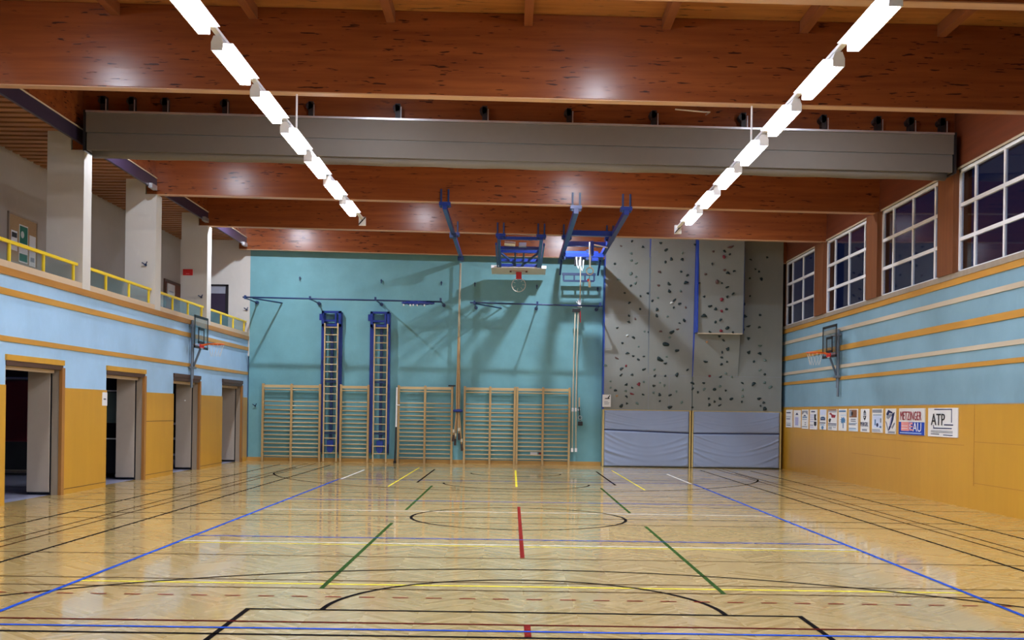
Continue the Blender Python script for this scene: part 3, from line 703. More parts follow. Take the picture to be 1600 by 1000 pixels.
MB().tube([(2.07, 13.0, 5.79), (2.055, 13.0, 5.64)], .008, 6).build('cord', M['leather'], t)
MB().tube([(2.05, 13.0, 5.66), (2.065, 13.0, 5.55), (2.075, 13.0, 5.41)], [.025, .04, .032], 8).build('tassel', M['ropepale'], t, smooth=True)
m = MB(); m.box(2.005, 2.05, 12.97, 13.02, 5.585, 5.65); m.build('tag', M['red'], t)
for i, (x, z) in enumerate(((1.80, 6.32), (1.92, 6.25))):
    m = MB(); m.tube([(x, 15.0, 6.58), (x+.02, 15.0, z), (x+.06, 15.0, z-.10), (x+.09, 15.0, z+.02), (x+.10, 15.0, 6.5)], .016, 6)
    tag(m.build('rope_loop', M['paper'], smooth=True), ('longer' if i else 'shorter') + ' pale rope loop hanging below the blue hoist drum', 'rope loop', 'rope loops under the hoist drum')

# hoist ropes led down the wall
t = thing('hoist_tackle', 'pale hoist rope with pulley block hanging before the wall rail', 'hoist tackle', (2.04, 16.9, 5.0))
MB().tube([(2.04, 16.8, 6.55), (2.05, 16.85, 6.0), (2.05, 16.9, 5.45)], .02, 8).build('hoist_line', M['ropepale'], t, smooth=True)
m = MB(); m.box(1.97, 2.09, 16.86, 16.94, 5.22, 5.46); m.build('pulley_block', M['steel'], t, bevel=.015)
m = MB()
for dx, dz in ((-.10,.10),(-.05,.16),(.05,.06)): m.tube([(2.02+dx, 16.84, 5.30+dz), (2.04, 16.84, 5.28), (2.10, 16.84, 5.18+dz*.5)], .014, 6)
m.build('shackles', M['whitemetal'], t)
MB().box(1.80, 2.06, 16.84, 16.96, 5.06, 5.17).build('weight_block', M['black'], t, bevel=.01)
MB().tube([(2.06, 16.88, 5.10), (2.07, 16.88, 4.72)], .016, 6).build('red_strap', M['red'], t)
for i, (x, z0, z1, lb) in enumerate(((1.895, .46, 5.07, 'nearer the wall bars'), (2.00, .46, 5.07, 'nearer the climbing wall'))):
    t = thing('hoist_rope', 'long thin hoist rope running down the teal wall, ' + lb, 'rope', (x, 17.3, z0), 'hoist ropes beside the wall bars')
    MB().tube([(x, 16.9, z1), (x, 17.25, 4.0), (x-.01, 17.3, 2.0), (x-.01+.02*i, 17.32, z0)], .020, 8).build('rope_strand', M['ropepale'], t, smooth=True)
    MB().tube([(x-.01, 17.3, 1.92), (x-.01, 17.3, 1.80)], .036, 8).build('white_clamp', M['whitemetal'], t)
    MB().tube([(x-.01+.02*i, 17.31, z0+.12), (x-.01+.02*i, 17.31, z0)], .04, 8).build('end_weight', M['whitemetal'], t)
t = thing('pull_handle', 'pale wooden pull handle with a black cord grip beside the hoist ropes', 'pull handle', (2.12, 17.34, 1.3))
MB().tube([(2.10, 17.36, 1.95), (2.10, 17.36, 2.27)], .026, 8).build('wooden_grip', M['pale'], t)
MB().tube([(2.10, 17.36, 1.95), (2.12, 17.34, 1.66), (2.14, 17.32, 1.5)], .02, 6).build('cord', M['black'], t)
MB().box(2.06, 2.22, 17.28, 17.38, 1.33, 1.47).build('black_grip', M['black'], t, bevel=.02)
MB().tube([(2.13+.06*math.cos(a*PI/6), 17.31, 1.60+.06*math.sin(a*PI/6)) for a in range(12)], .012, 6, closed=True).build('key_ring', M['steel'], t)
MB().tube([(2.10, 17.5, 1.86), (2.10, 17.36, 1.86)], .04, 8).build('white_clamp', M['whitemetal'], t)
HOLDS = "4.9,4.04,3,k 6.61,5.49,2.4,r 4.71,3.55,2.4,k 6.65,6.88,2.2,r 6.79,6.34,2.2,k 6.43,6.07,2.2,b 6.05,4.96,2.2,k 5.27,3.86,2.2,k 5.27,3.04,2.2,k 4.02,2.72,2.2,r 5.07,1.98,2.2,k 3.72,6.37,2,g 5.51,6.08,2,k 4.96,5.79,2,k 4.57,4.97,2,k 6.87,7.18,2,b 6.53,2.6,2,k 3.47,2.0,1.9,k 6.61,4.48,1.9,r 6.81,4.58,1.9,k 8.19,1.96,1.9,k 4.58,5.17,1.8,k 8.01,6.25,1.8,k 5.09,4.45,1.8,k 6.91,3.93,1.8,k 7.64,3.84,1.8,k 8.0,3.79,1.8,k 7.81,2.8,1.8,k 7.98,4.66,1.7,k 7.09,2.29,1.7,k 6.61,5.12,1.6,r 6.42,4.77,1.6,k 6.42,4.77,1.6,k 4.83,7.11,1.5,k 5.36,6.81,1.5,k 5.0,6.82,1.5,k 5.46,4.85,1.5,k 6.67,6.44,1.5,b 6.24,5.27,1.5,k 8.0,5.07,1.5,k 7.51,5.02,1.5,k 3.31,2.34,1.5,t 3.81,2.4,1.5,r 6.73,3.42,1.5,k 5.31,5.39,1.4,k 6.66,7.05,1.4,k 6.41,5.18,1.4,k 6.77,5.19,1.4,k 4.9,3.42,1.4,k 3.61,3.34,1.4,r 5.07,2.39,1.4,k 7.45,4.56,1.4,k 7.62,4.68,1.4,k 7.62,4.28,1.4,k 8.01,4.05,1.4,g 5.81,2.61,1.4,k 8.0,2.31,1.4,k 6.53,2.18,1.4,k 4.1,7.25,1.3,k 3.88,6.05,1.3,g 4.81,6.72,1.3,k 5.55,6.31,1.3,k 5.14,5.5,1.3,k 6.58,4.84,1.3,k 7.46,5.4,1.3,k 3.63,4.33,1.3,w 4.9,3.01,1.3,k 3.61,2.5,1.3,g 4.72,2.39,1.3,k 6.72,3.64,1.3,k 6.21,3.49,1.3,k 8.02,3.26,1.3,g 8.18,3.11,1.3,k 6.36,3.03,1.3,r 5.8,2.78,1.3,k 8.15,2.18,1.3,k 6.72,2.29,1.3,k 3.72,7.03,1.2,g 3.68,5.41,1.2,k 3.68,4.98,1.2,k 3.88,4.88,1.2,b 4.65,7.34,1.2,k 5.36,7.03,1.2,g 4.64,6.41,1.2,b 4.96,6.02,1.2,k 4.41,5.46,1.2,k 5.05,5.41,1.2,w 4.93,4.96,1.2,g 6.84,6.94,1.2,k 6.04,5.58,1.2,k 7.43,5.92,1.2,k 3.3,4.57,1.2,k 4.34,4.45,1.2,k 3.65,3.75,1.2,k 3.81,3.03,1.2,k 3.62,2.71,1.2,k 4.53,2.68,1.2,k 4.87,2.7,1.2,g 3.27,2.51,1.2,k 6.25,4.44,1.2,k 6.99,4.43,1.2,k 6.21,4.14,1.2,t 7.81,3.53,1.2,k 8.17,3.57,1.2,g 8.37,2.69,1.2,g 7.45,2.38,1.2,g 6.36,2.08,1.2,k 5.33,6.43,1.1,k 6.06,6.31,1.1,b 6.99,6.41,1.1,k 6.78,5.89,1.1,k 6.97,5.69,1.1,k 6.78,5.59,1.1,k 3.48,4.07,1.1,k 4.19,3.64,1.1,k 3.29,3.57,1.1,b 4.2,3.22,1.1,k 4.18,2.39,1.1,k 6.75,4.19,1.1,k 6.72,3.01,1.1,k 7.45,2.6,1.1,g 7.43,2.19,1.1,k 3.74,7.44,1,k 3.39,7.27,1,b 3.74,6.81,1,g 3.9,6.71,1,g 3.19,6.69,1,k 3.9,6.27,1,g 3.33,6.16,1,g 3.72,5.97,1,k 3.52,5.73,1,k 4.29,5.73,1,k 4.05,5.62,1,k 4.04,5.2,1,k 3.67,4.78,1,k 4.61,5.97,1,b 5.33,5.79,1,g 5.13,5.25,1,k 6.3,7.04,1,b 6.27,6.63,1,k 3.68,4.78,1,k 5.27,4.55,1,b 5.02,4.28,1,g 3.84,4.26,1,k 4.93,3.65,1,g 3.46,3.23,1,k 4.54,3.22,1,g 5.63,3.22,1,k 4.56,3.02,1,k 3.82,2.61,1,k 3.99,2.1,1,g 5.46,2.14,1,g 5.47,4.84,1,k 6.61,4.32,1,k 6.73,3.81,1,k 7.09,3.01,1,g 6.89,3.11,1,g 7.45,2.82,1,k 6.19,2.6,1,g 5.98,2.49,1,k 6.9,2.56,1,k 6.34,2.28,1,k 5.81,1.98,1,k 5.77,7.31,0.9,k 6.6,6.02,0.9,k 8.21,6.96,0.9,k 7.64,6.26,0.9,k 7.65,5.68,0.9,k 4.72,4.47,0.9,b 3.84,3.65,0.9,k 2.92,3.34,0.9,g 3.45,3.02,0.9,k 3.1,2.81,0.9,g 4.2,2.8,0.9,g 3.63,2.31,0.9,k 4.73,2.18,0.9,k 6.91,3.5,0.9,k 6.17,2.79,0.9,k 8.18,2.83,0.9,g 6.71,2.08,0.9,k 4.6,5.57,0.8,g 5.33,4.75,0.8,k 5.87,6.01,0.8,k 4.2,4.47,0.8,g 4.01,3.96,0.8,g 4.01,3.54,0.8,k 4.73,2.78,0.8,g 3.11,2.61,0.8,g 4.52,2.46,0.8,g 3.65,2.09,0.8,k 5.27,2.51,0.8,g 6.71,2.7,0.8,g 8.05,2.07,0.8,k 5.51,5.27,0.7,b 7.66,6.88,0.7,k 7.82,6.57,0.7,k 7.94,6.49,0.7,k"
# ------------------------------------------------------------------ climbing wall
t = thing('climbing_wall', 'tall grey climbing wall with dark holds and a jutting overhang', 'climbing wall', (5.8, 17.3, 1.89))
def cpanel(x0, x1, prof, name='grey_panel', mat='climb'):
    """prof: (y,z) outline of the face, bottom to top; boarded back to y 17.09"""
    m = MB(); m.prism(list(prof) + [(17.09, prof[-1][1]), (17.09, prof[0][1])], 'x', x0, x1); return m.build(name, M[mat], t)
cpanel(2.885, 4.35, [(17.05,1.89),(17.05,7.9)])
cpanel(4.35, 5.79, [(17.05,1.89),(17.05,3.07),(17.05-.07*4.83,7.9)])
cpanel(5.81, 7.29, [(17.05,1.89),(17.05,3.0),(16.77,4.40)])
cpanel(5.84, 7.31, [(16.50,4.40),(16.36,7.9)], 'overhang_panel')
B(5.80, 5.84, 16.40, 17.09, 4.42, 7.9).build('overhang_cheek', M['brightblue'], t)
m = MB(); m.prism([(17.05,3.0),(16.77,4.40),(16.9,4.42),(17.05,4.42)], 'x', 5.785, 5.81); m.build('blue_edge', M['brightblue'], t)
B(5.85, 7.30, 16.49, 16.52, 4.37, 4.41).build('overhang_lip', M['pale'], t)
B(7.31, 7.325, 16.40, 17.08, 4.40, 7.9).build('overhang_side', M['navy'], t)
cpanel(7.29, 8.74, [(17.05,1.89),(17.05,7.9)])
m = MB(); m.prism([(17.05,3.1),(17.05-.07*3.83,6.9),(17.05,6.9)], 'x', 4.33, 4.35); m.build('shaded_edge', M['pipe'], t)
m = MB(); m.prism([(17.05,6.9),(17.05-.07*4.83,7.9),(17.05,7.9)], 'x', 4.335, 4.35); m.build('blue_edge', M['brightblue'], t)
B(2.86, 2.885, 17.04, 17.6, 1.89, 7.9).build('side_board', M['brightblue'], t)
g = MB()
for x0, x1, z in ((2.9, 4.34, 5.0), (4.37, 8.7, 3.02)): g.box(x0, x1, 17.044, 17.052, z-.004, z+.004)
for x in (4.352, 5.03): g.box(x-.006, x+.006, 17.04, 17.052, 1.9, 3.0)
g.build('panel_joint', M['printgrey'], t)
def face_y(X, z):
    Y = 17.05
    if 4.35 < X < 5.8 and z > 3.07: Y = 17.05-(z-3.07)*.07
    if 5.8 <= X < 7.3:
        if z > 4.4: Y = 16.5-(z-4.4)*.04
        elif z > 3.0: Y = 17.05-(z-3)*.2
    return Y
def hold_geo(r, seed):
    rn = random.Random(seed); bm = bmesh.new(); bmesh.ops.create_icosphere(bm, subdivisions=2, radius=1)
    sx, sz = rn.uniform(.8, 1.5), rn.uniform(.7, 1.1); a = rn.uniform(-.7, .7); k = [rn.uniform(-.3,.3) for _ in range(4)]
    vs = []
    for v in bm.verts:
        p = v.co.copy(); q = 1 + k[0]*math.sin(3*p.x+1) + k[1]*math.sin(4*p.z) + k[2]*p.x*p.z + k[3]*p.z
        x, z, y = p.x*sx*q, p.z*sz*q, max(min(p.y, .15), -1)*.85*q
        vs.append((r*(x*math.cos(a)-z*math.sin(a)), r*y, r*(x*math.sin(a)+z*math.cos(a))))
    fs = [tuple(v.index for v in f.verts) for f in bm.faces]; bm.free(); return vs, fs
hl = []
for s in HOLDS.split():
    a, b, c, d = s.split(','); hl.append((float(a), float(b), float(c), d))
rest = {}
for i, (X, z, sz, c) in enumerate(hl):
    Y = face_y(X, z); vs, fs = hold_geo((.022+.018*sz), i)
    vs = [(X+p[0], Y+p[1], z+p[2]) for p in vs]
    if i < 100: MB().add(vs, fs).build('climbing_hold', M['hold'+c], t, smooth=True)
    else:
        rest.setdefault('mb', MB()); mb = rest['mb']; mb.cur = 'kgrbtw'.index(c); mb.add(vs, fs)
o = rest['mb'].build('small_climbing_holds', [M['hold'+c] for c in 'kgrbtw'], t, smooth=True, kind='stuff')

# ------------------------------------------------------------------ padding mats at the foot of the climbing wall
def pad(x0, x1, zs0, zs1, seed, label):
    t = thing('crash_mat', label, 'crash mat', ((x0+x1)/2, 17.2, 0), 'upright padding mats below the climbing wall')
    rn = random.Random(seed); W = x1-x0
    folds = [(1.0-.2*j+rn.uniform(-.05,.05), rn.uniform(.22,.42), rn.uniform(.022,.045), rn.uniform(.6,1.2), rn.uniform(-1,1)) for j in range(6)]
    def sag(u, v, amt):
        y = .010*math.sin(4*u+seed)*math.sin(3*v+1) + .004*math.sin(9*u+2*v)
        for j, (c, dep, wd, am, tw) in enumerate(folds):      # soft folds sagging between the upper corners
            p = 2*u-1+.12*tw
            d = v - (c - dep*(1-abs(p)**1.7) + .03*tw*math.sin(5*u+j))
            k = am*(.12+abs(p)**1.5)*(.6+.4*math.sin(3.1*u*(1+j*.3)+j*2+seed))
            y -= amt*k*math.exp(-(d/wd)**2); y += amt*.5*k*math.exp(-((d+1.6*wd)/(1.3*wd))**2)
        return y
    def cloth(name, za0, za1, zb0, zb1, amt):
        nx, nz = 110, 70; vs = []; fs = []
        for j in range(nz+1):
            for i in range(nx+1):
                u, v = i/nx, j/nz
                lo = za0+(za1-za0)*u; hi = zb0+(zb1-zb0)*u
                rim = min(1, min(u, 1-u)*W/.05, min(v, 1-v)*(hi-lo)/.05)
                vs.append((x0+.05+(W-.1)*u, 17.0 + (1-math.sqrt(max(0, 1-(1-rim)**2)))*.05 + rim*sag(u, v, amt), lo+(hi-lo)*v))
        for j in range(nz):
            for i in range(nx): a = j*(nx+1)+i; fs.append((a, a+1, a+nx+2, a+nx+1))
        # sides and back so the pad is a solid body
        n = len(vs); ring = [i for i in range(nx+1)] + [(j+1)*(nx+1)-1 for j in range(1, nz+1)] + [nz*(nx+1)+i for i in range(nx-1, -1, -1)] + [j*(nx+1) for j in range(nz-1, 0, -1)]
        for q in ring: vs.append((vs[q][0], 17.34, vs[q][2]))
        m = len(ring)
        for q in range(m): fs.append((ring[q], ring[(q+1) % m], n+(q+1) % m, n+q))
        fs.append(tuple(range(n, n+m)))
        return MB().add(vs, fs).build(name, M['mat'], t, smooth=True)
    cloth('lower_cover', .02, .02, zs0-.015, zs1-.015, .028); cloth('upper_cover', zs0+.015, zs1+.015, 1.86, 1.86, .008)
    for a, b in ((x0, x0+.045), (x1-.045, x1)): B(a, b, 17.02, 17.36, .01, 1.87).build('side_edge', M['matedge'], t)
    B(x0, x1, 17.05, 17.36, 1.86, 1.885).build('top_edge', M['matedge'], t)
    m = MB(); m.prism([(x0+.05, zs0-.02), (x1-.05, zs1-.02), (x1-.05, zs1+.02), (x0+.05, zs0+.02)], 'y', 17.05, 17.3); m.build('fold_seam', M['printnavy'], t)
pad(2.86, 5.76, 1.22, 1.135, 1, 'grey blue padding mat with drooping folds, beside the teal wall')
pad(5.80, 8.74, 1.13, 1.15, 2, 'grey blue padding mat with drooping folds, in the corner by the posters')
t = thing('climbing_sign', 'small white sign with a black climber pictogram at the climbing wall edge', 'sign', (2.98, 17.0, 1.96))
B(2.84, 3.115, 17.0, 17.03, 1.965, 2.37).build('sign_plate', M['paper'], t)
m = MB(); m.prism([(2.90,2.23),(2.95,2.26),(3.0,2.25),(3.02,2.29),(3.06,2.33),(3.08,2.30),(3.05,2.27),(3.08,2.23),(3.04,2.225),(2.97,2.225)], 'y', 16.996, 17.0)
m.tube([(3.075,16.998,2.335),(3.075,16.996,2.335)], .018, 10); m.build('pictogram', M['printblack'], t)
m = MB()
for z, a, b in ((2.14,2.9,3.02),(2.10,2.9,3.07),(2.06,2.9,3.05)): m.box(a, b, 16.997, 17.0, z-.008, z+.008)
m.build('text_lines', M['printgrey'], t)

# ------------------------------------------------------------------ side baskets
def side_basket(s, label):
    """s = -1 gallery side, +1 window side; flat clear board on a wall bracket"""
    X = (XL+.03) if s < 0 else XR-.03; x = X - s*.27; Y = 11.28
    t = thing('side_basket', label, 'basketball hoop', (X, Y, 2.3), 'small side baskets on the long walls')
    MB().tube([(X-s*.05, Y-.02, 2.30), (X-s*.05, Y-.02, 4.15)], .035, 10).build('wall_pole', M['pipe'], t)
    MB().tube([(X-s*.03, Y+.16, 2.55), (X-s*.03, Y+.16, 4.05)], .022, 8).build('guide_rod', M['pipe'], t)
    for z in (2.85, 4.0): B(min(X, X-s*.1), max(X, X-s*.1), Y-.1, Y+.25, z-.03, z+.03).build('wall_bracket', M['pipe'], t)
    m = MB(); m.bar((X-s*.05, Y, 4.0), (x, Y, 3.95), .05); m.bar((X-s*.05, Y+.1, 2.85), (x, Y+.1, 3.45), .05); m.build('support_arm', M['pipe'], t)
    y0, y1, z0, z1 = Y-.63, Y+.63, 3.36, 4.25
    a, b = sorted((x, x-s*.02))
    bo = B(a, b, y0, y1, z0, z1).build('backboard', M['clear'], t)
    c, d = sorted((x-s*.021, x-s*.03)); f = MB(); w = .07
    f.box(c,d,y0,y1,z0,z0+w).box(c,d,y0,y1,z1-w,z1).box(c,d,y0,y0+w,z0,z1).box(c,d,y1-w,y1,z0,z1); f.build('black_border', M['black'], bo)
    f = MB(); p0, p1, q0, q1 = Y-.28, Y+.28, 3.50, 3.94
    f.box(c,d,p0,p1,q0,q0+w).box(c,d,p0,p1,q1-w,q1).box(c,d,p0,p0+w,q0,q1).box(c,d,p1-w,p1,q0,q1); f.build('target_square', M['black'], bo)
    f = MB(); e = x-s*.04
    f.bar((e, Y-.17, 3.44), (e, Y+.17, 3.44), .03, .10); f.build('rim_plate', M['red'], t)
    cx = x-s*.42
    MB().tube([(cx+.225*math.cos(k*PI/14), Y+.225*math.sin(k*PI/14), 3.50) for k in range(28)], .017, 8, closed=True).build('hoop_ring', M['orangerim'], t)
    for dy in (-.1, .1): MB().bar((e, Y+dy, 3.46), (x-s*.21, Y+dy*.8, 3.50), .03).build('rim_arm', M['orangerim'], t)
    n = MB()
    for k in range(12):
        p = lambda kk, r, z: (cx+r*math.cos(kk*PI/6), Y+r*math.sin(kk*PI/6), z)
        n.tube([p(k, .225, 3.49), p(k+.5, .17, 3.32), p(k+1, .13, 3.16)], .0025, 5); n.tube([p(k, .225, 3.49), p(k-.5, .17, 3.32), p(k-1, .13, 3.16)], .0025, 5)
    n.build('net', M['net'], t)
    m = MB().box(e-.01, e+.01, Y-.08, Y+.1, 3.37, 3.45); m.build('white_sticker', M['paper'], bo)
side_basket(-1, 'clear side basket with black lines on the wall below the gallery')
side_basket(1, 'clear side basket with black lines on the wall below the windows')

# ------------------------------------------------------------------ sponsor boards on the plywood under the windows
def text_verts(s, w, h):
    cu = bpy.data.curves.new('lettering', 'FONT'); cu.body = s; cu.extrude = .002; cu.resolution_u = 3
    ob = bpy.data.objects.new('lettering', cu); COL.objects.link(ob); bpy.context.view_layer.update()
    me = bpy.data.meshes.new_from_object(ob.evaluated_get(bpy.context.evaluated_depsgraph_get()))
    vs = [v.co.copy() for v in me.vertices]; fs = [tuple(p.vertices) for p in me.polygons]
    bpy.data.objects.remove(ob); bpy.data.meshes.remove(me); bpy.data.curves.remove(cu)
    x0 = min(v.x for v in vs); x1 = max(v.x for v in vs); y0 = min(v.y for v in vs); y1 = max(v.y for v in vs)
    return [((v.x-x0)/(x1-x0)*w, (v.y-y0)/(y1-y0)*h, v.z) for v in vs], fs
PXF = XR-.052                                     # printed face
def sponsor(y0, y1, zt, zb, label, rects, texts=(), polys=(), base='paper'):
    """y0 = edge farther from the camera; u runs towards the camera, v upwards"""
    W = y0-y1; H = zt-zb
    t = B(PXF, XR-.027, y1, y0, zb, zt).build('sponsor_board', M[base], bevel=.004)
    tag(t, label, 'sign board', 'sign boards in a row on the plywood wall')
    by = {}; lift = 0
    for r in rects:
        u0, v0, u1, v1, c = r
        lift += .0006
        by.setdefault(c, MB()).box(PXF-.003-lift, PXF+.001, y0-u1*W, y0-u0*W, zb+v0*H, zb+v1*H)
    for pts, c in polys:
        lift += .0006
        by.setdefault(c, MB()).prism([(y0-u*W, zb+v*H) for u, v in pts], 'x', PXF-.004-lift, PXF+.001)
    for c, mb in by.items(): mb.build('print', M['print'+c] if 'print'+c in M else M[c], t)
    for s, u0, v0, u1, v1, c in texts:
        vs, fs = text_verts(s, (u1-u0)*W, (v1-v0)*H)
        MB().add([(PXF-.006-lift-p[2], y0-u0*W-p[0], zb+v0*H+p[1]) for p in vs], fs).build('lettering', M['print'+c] if 'print'+c in M else M[c], t)
def circ(u, v, r, a=1.0, n=14): return [(u+r*math.cos(2*PI*i/n), v+a*r*math.sin(2*PI*i/n)) for i in range(n)]
P = 'white board '
sponsor(16.76, 16.02, 1.955, 1.385, P+'with plain grey bars, closest to the climbing wall corner', [(.1,.80,.8,.86,'navy'),(.1,.58,.8,.61,'grey'),(.1,.46,.7,.50,'navy'),(.1,.22,.75,.25,'grey'),(.12,.11,.78,.15,'navy')])
sponsor(15.83, 15.05, 1.94, 1.395, P+'with a dark pointed hat shape over a lilac column', [(.25,.12,.72,.58,'lilac'),(.3,.58,.7,.62,'paleblue')], polys=[([(.3,.72),(.5,.86),(.72,.72)],'navy')])
sponsor(14.89, 14.22, 1.955, 1.37, P+'with a dark grey gable band above blue lines', [(.05,.86,.95,.94,'grey'),(.12,.57,.85,.63,'mid'),(.12,.48,.8,.51,'mid'),(.5,.30,.7,.33,'navy'),(.5,.2,.7,.23,'navy'),(.1,.08,.9,.13,'grey')], polys=[([(.05,.86),(.05,.74),(.45,.86)],'grey'),([(.95,.86),(.95,.74),(.55,.86)],'grey'),([(.3,.66),(.5,.73),(.72,.66)],'navy')])
sponsor(14.02, 13.30, 1.955, 1.365, P+'with lilac lines and two black figures down one side', [(.2,.86,.75,.92,'navy'),(.05,.70,.55,.74,'lilac'),(.05,.60,.55,.64,'lilac'),(.05,.49,.55,.53,'lilac'),(.05,.38,.55,.42,'lilac'),(.05,.20,.5,.23,'navy'),(.05,.1,.5,.14,'lilac')], polys=[([(.65,.76),(.9,.76),(.85,.6),(.97,.47),(.7,.45),(.66,.58)],'black'),([(.65,.40),(.95,.40),(.95,.24),(.85,.17),(.66,.2)],'black')])
sponsor(13.01, 12.42, 1.96, 1.375, P+'with a pale blue top and a dark car shape', [(.05,.72,.95,.97,'paleblue'),(.15,.46,.9,.60,'navy'),(.3,.60,.75,.64,'mid'),(.25,.53,.8,.555,'sky'),(.05,.31,.95,.35,'navy'),(.12,.22,.8,.25,'mid')], polys=[(circ(.5,.1,.17,.5),'mid')])
sponsor(12.21, 11.43, 1.96, 1.37, P+'with a dark top bar and a black and brown animal sketch', [(.02,.93,.98,.99,'brown'),(.02,.86,.98,.90,'grey'),(.05,.29,.97,.33,'navy'),(.05,.21,.97,.26,'grey'),(.1,.13,.45,.16,'navy'),(.6,.13,.92,.16,'grey'),(.1,.06,.45,.09,'navy')], polys=[([(.12,.78),(.35,.83),(.5,.75),(.9,.72),(.8,.6),(.45,.6),(.4,.72)],'wine'),([(.1,.5),(.25,.57),(.4,.5),(.3,.46),(.28,.38),(.17,.38)],'black')])
sponsor(11.26, 10.61, 1.965, 1.375, P+'with a dark blue tree on a long trunk', [(.05,.86,.95,.93,'mid'),(.3,.69,.95,.73,'sky'),(.58,.12,.68,.45,'mid')], polys=[([(.62,.42),(.55,.36),(.35,.34),(.42,.39),(.28,.42),(.42,.45),(.26,.52),(.42,.53),(.40,.62),(.52,.60),(.58,.54),(.62,.60),(.70,.63),(.78,.56),(.88,.56),(.84,.49),(.95,.47),(.84,.43),(.9,.36),(.72,.38)],'mid')])
sponsor(10.39, 9.69, 1.965, 1.375, P+'with a brown square picture above blue text lines', [(.08,.62,.92,.96,'brown'),(.1,.66,.35,.93,'grey'),(.25,.52,.8,.55,'navy'),(.25,.44,.8,.47,'navy'),(.05,.35,.95,.37,'mid'),(.05,.28,.8,.33,'grey'),(.05,.12,.85,.15,'mid'),(.05,.05,.9,.10,'sky')], polys=[(circ(.4,.79,.08,1.2),'black')])
sponsor(9.45, 8.82, 1.962, 1.375, P+'with a black pointed lantern emblem over bold letters', [(.36,.72,.66,.84,'grey'),(.22,.05,.78,.13,'grey')], [('PERGEL', .04, .25, .96, .43, 'navy')], [([(.36,.84),(.5,.96),(.66,.84)],'black'),([(.34,.70),(.68,.70),(.62,.58),(.5,.50),(.40,.58)],'black'),([(.43,.66),(.58,.66),(.5,.60)],'paper')])
sponsor(8.60, 7.87, 1.967, 1.378, P+'with a grey heading and a pale blue scene with a round dark shape', [(.05,.83,.95,.96,'grey'),(.12,.72,.92,.75,'mid'),(.12,.20,.92,.70,'paleblue'),(.05,.10,.8,.14,'grey'),(.05,.05,.85,.07,'navy'),(.28,.3,.4,.55,'mid'),(.8,.42,.92,.6,'grey')], polys=[(circ(.55,.32,.10,.8),'navy'),(circ(.85,.24,.08,.6),'mid')])
sponsor(7.67, 7.01, 1.965, 1.367, P+'with a dark cap and diagonal tool shapes', [(.3,.03,.95,.10,'grey')], polys=[([(.12,.80),(.3,.95),(.7,.86),(.72,.80),(.4,.83),(.3,.72),(.12,.74)],'navy'),([(.14,.72),(.3,.72),(.5,.80),(.7,.78),(.55,.68),(.3,.58),(.16,.62)],'grey'),([(.72,.80),(.92,.86),(.80,.55),(.5,.2),(.34,.12),(.45,.4)],'navy'),([(.55,.62),(.7,.7),(.5,.3),(.42,.3)],'lilac'),([(.9,.45),(.98,.42),(.72,.2),(.62,.26)],'grey'),([(.05,.5),(.15,.45),(.35,.15),(.28,.12)],'grey')])
sponsor(6.79, 5.29, 1.968, 1.373, 'wide board with a red wordmark over a blue field', [(0,0,1,.48,'blue'),(.10,.14,.42,.48,'pink'),(.12,.32,.36,.34,'paper'),(.12,.22,.36,.24,'paper'),(.44,.16,.48,.45,'paper'),(.44,.16,.56,.22,'pink'),(.44,.28,.56,.34,'pink'),(.44,.39,.56,.46,'pink'),(.06,.05,.9,.08,'sky')],
        [('METZINGER', .07, .55, .90, .88, 'wine'), ('AU', .58, .13, .90, .46, 'paper')])
sponsor(5.10, 3.61, 1.97, 1.365, 'large white board with tall black letters in an open square outline', [(.22,.93,.82,.965,'navy'),(.80,.50,.82,.965,'navy'),(.20,.28,.215,.4,'navy'),(.20,.28,.82,.315,'navy'),(.57,.40,.86,.44,'navy'),(.12,.20,.85,.22,'grey'),(.12,.15,.85,.165,'navy'),(.12,.08,.4,.105,'navy'),(.55,.06,.85,.085,'navy')],
        [('ATP', .13, .40, .60, .80, 'black')])

# notice by the second doorway
p = tag(B(XL+.024, XL+.032, 5.17, 5.44, 1.77, 2.06).build('wall_notice', M['paper']), 'white notice on the plywood just before the second doorway', 'notice')
B(XL+.032, XL+.035, 5.23, 5.36, 1.90, 1.925).build('text_line', M['printblack'], p)

# ------------------------------------------------------------------ things seen inside the equipment store
t = thing('gym_mat', 'dark red mat hung up inside the first doorway', 'gym mat', (-11.0, 6.0, .9))
m = MB(); m.box(-11.35, -10.75, 5.6, 5.75, .95, 2.3); m.build('mat_body', M['darkred'], t, bevel=.05); MB().tube([(-11.4,5.68,2.34),(-10.7,5.68,2.34)], .03, 8).build('hanger_rod', M['steel'], t)
t = thing('long_bench', 'low brown wooden bench on the floor inside the first doorway', 'bench', (-11.0, 5.2, 0))
B(-11.9, -10.1, 5.05, 5.35, .30, .35).build('seat_board', M['frame'], t)
for x in (-11.6, -10.4): B(x-.05, x+.05, 5.07, 5.33, 0, .30).build('leg', M['frame'], t)
t = thing('storage_trolley', 'dark trolley with pale rails and stored gear inside the second doorway', 'trolley', (-10.5, 8.3, 0))
B(-11.3, -9.7, 8.2, 8.7, .12, .95).build('trolley_box', M['black'], t); B(-11.3, -9.7, 8.17, 8.2, .95, .98).build('rail', M['whitemetal'], t)
for x in (-11.2, -9.8): MB().tube([(x, 8.28, .06), (x, 8.34, .06)], .06, 12).build('wheel', M['steel'], t)
B(-11.2, -9.8, 8.25, 8.6, 1.35, 2.1).build('stored_panel', M['holdg'], t); B(-11.3, -9.7, 8.17, 8.2, 2.12, 2.15).build('rail', M['whitemetal'], t)
for x in (-11.25, -9.75): B(x-.03, x+.03, 8.2, 8.26, .95, 2.15).build('upright', M['navy'], t)
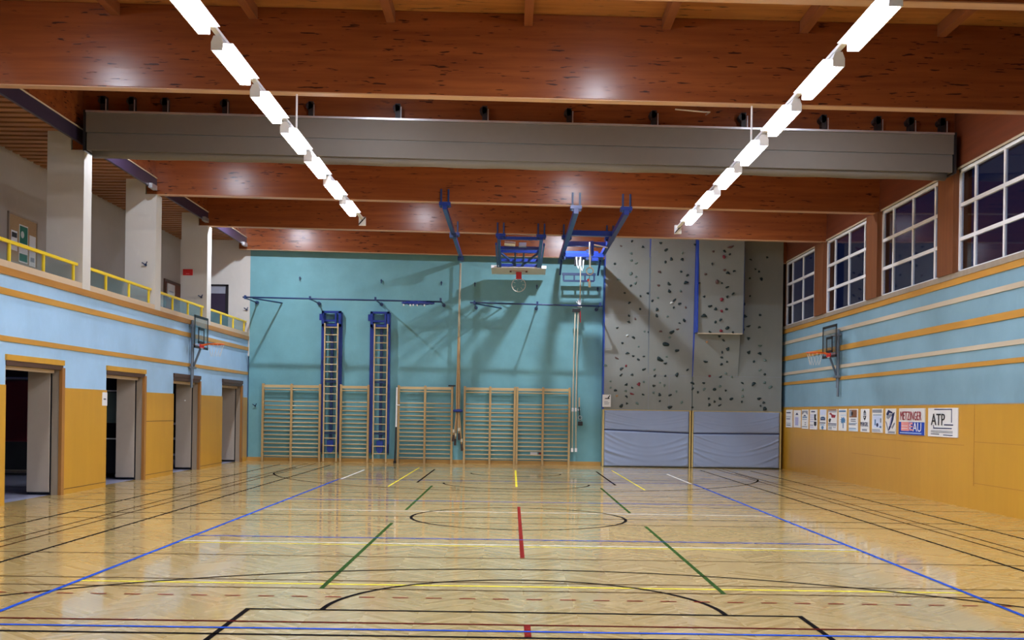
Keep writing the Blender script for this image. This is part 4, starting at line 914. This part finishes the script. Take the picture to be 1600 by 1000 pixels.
t = thing('storage_shelf', 'dark rack with pale shelf boards inside the third doorway', 'shelf', (-10.4, 12.9, 0))
for z in (.36, .82, 1.25): B(-11.2, -9.75, 12.7, 13.1, z, z+.06).build('shelf_board', M['whitemetal'], t)
for x in (-11.2, -9.75): B(x-.03, x+.03, 12.75, 13.05, 0, 2.3).build('upright', M['black'], t)
B(-11.15, -9.8, 12.85, 13.05, .42, 2.25).build('stored_gear', M['black'], t)
m = MB(); bm = bmesh.new(); bmesh.ops.create_icosphere(bm, subdivisions=3, radius=1)
m.add([(-9.66+.15*v.co.x*(1+.1*math.sin(5*v.co.y)), 16.35+.32*v.co.y, max(0, .12+.14*v.co.z*(1+.15*math.sin(4*v.co.x+2*v.co.y)))) for v in bm.verts], [tuple(v.index for v in f.verts) for f in bm.faces]); bm.free()
t = m.build('gym_bag', M['navy'], smooth=True); tag(t, 'dark blue bag lying on the floor inside the fourth doorway', 'bag')
MB().tube([(-9.66, 16.15, .24), (-9.66, 16.25, .34), (-9.66, 16.45, .34), (-9.66, 16.55, .24)], .012, 6).build('handle', M['black'], t)

# ------------------------------------------------------------------ night outside, camera, output
w = bpy.data.worlds.new('night'); scene.world = w; w.use_nodes = True
bg = w.node_tree.nodes['Background']; bg.inputs[0].default_value = (.010, .014, .045, 1); bg.inputs[1].default_value = .4

F, HZ = 1633.5, 643.2                              # focal length and horizon of the photograph in pixels
cam = bpy.data.cameras.new('camera'); co = bpy.data.objects.new('camera', cam); COL.objects.link(co)
cam.sensor_fit = 'HORIZONTAL'; cam.sensor_width = 36; cam.lens = 36*F/1600
cam.shift_y = (HZ-500)/1600
co.location = (-.13, -17.384, 1.7655)
co.matrix_world = Matrix.Translation(co.location) @ Matrix.Rotation(PI/2, 4, 'X') @ Matrix.Rotation(.01415, 4, 'Z')
cam.clip_start = .05; cam.clip_end = 200
scene.camera = co
vs = scene.view_settings; vs.view_transform = 'Standard'; vs.look = 'None'; vs.gamma = 1; vs.use_curve_mapping = False; vs.exposure = EXPO
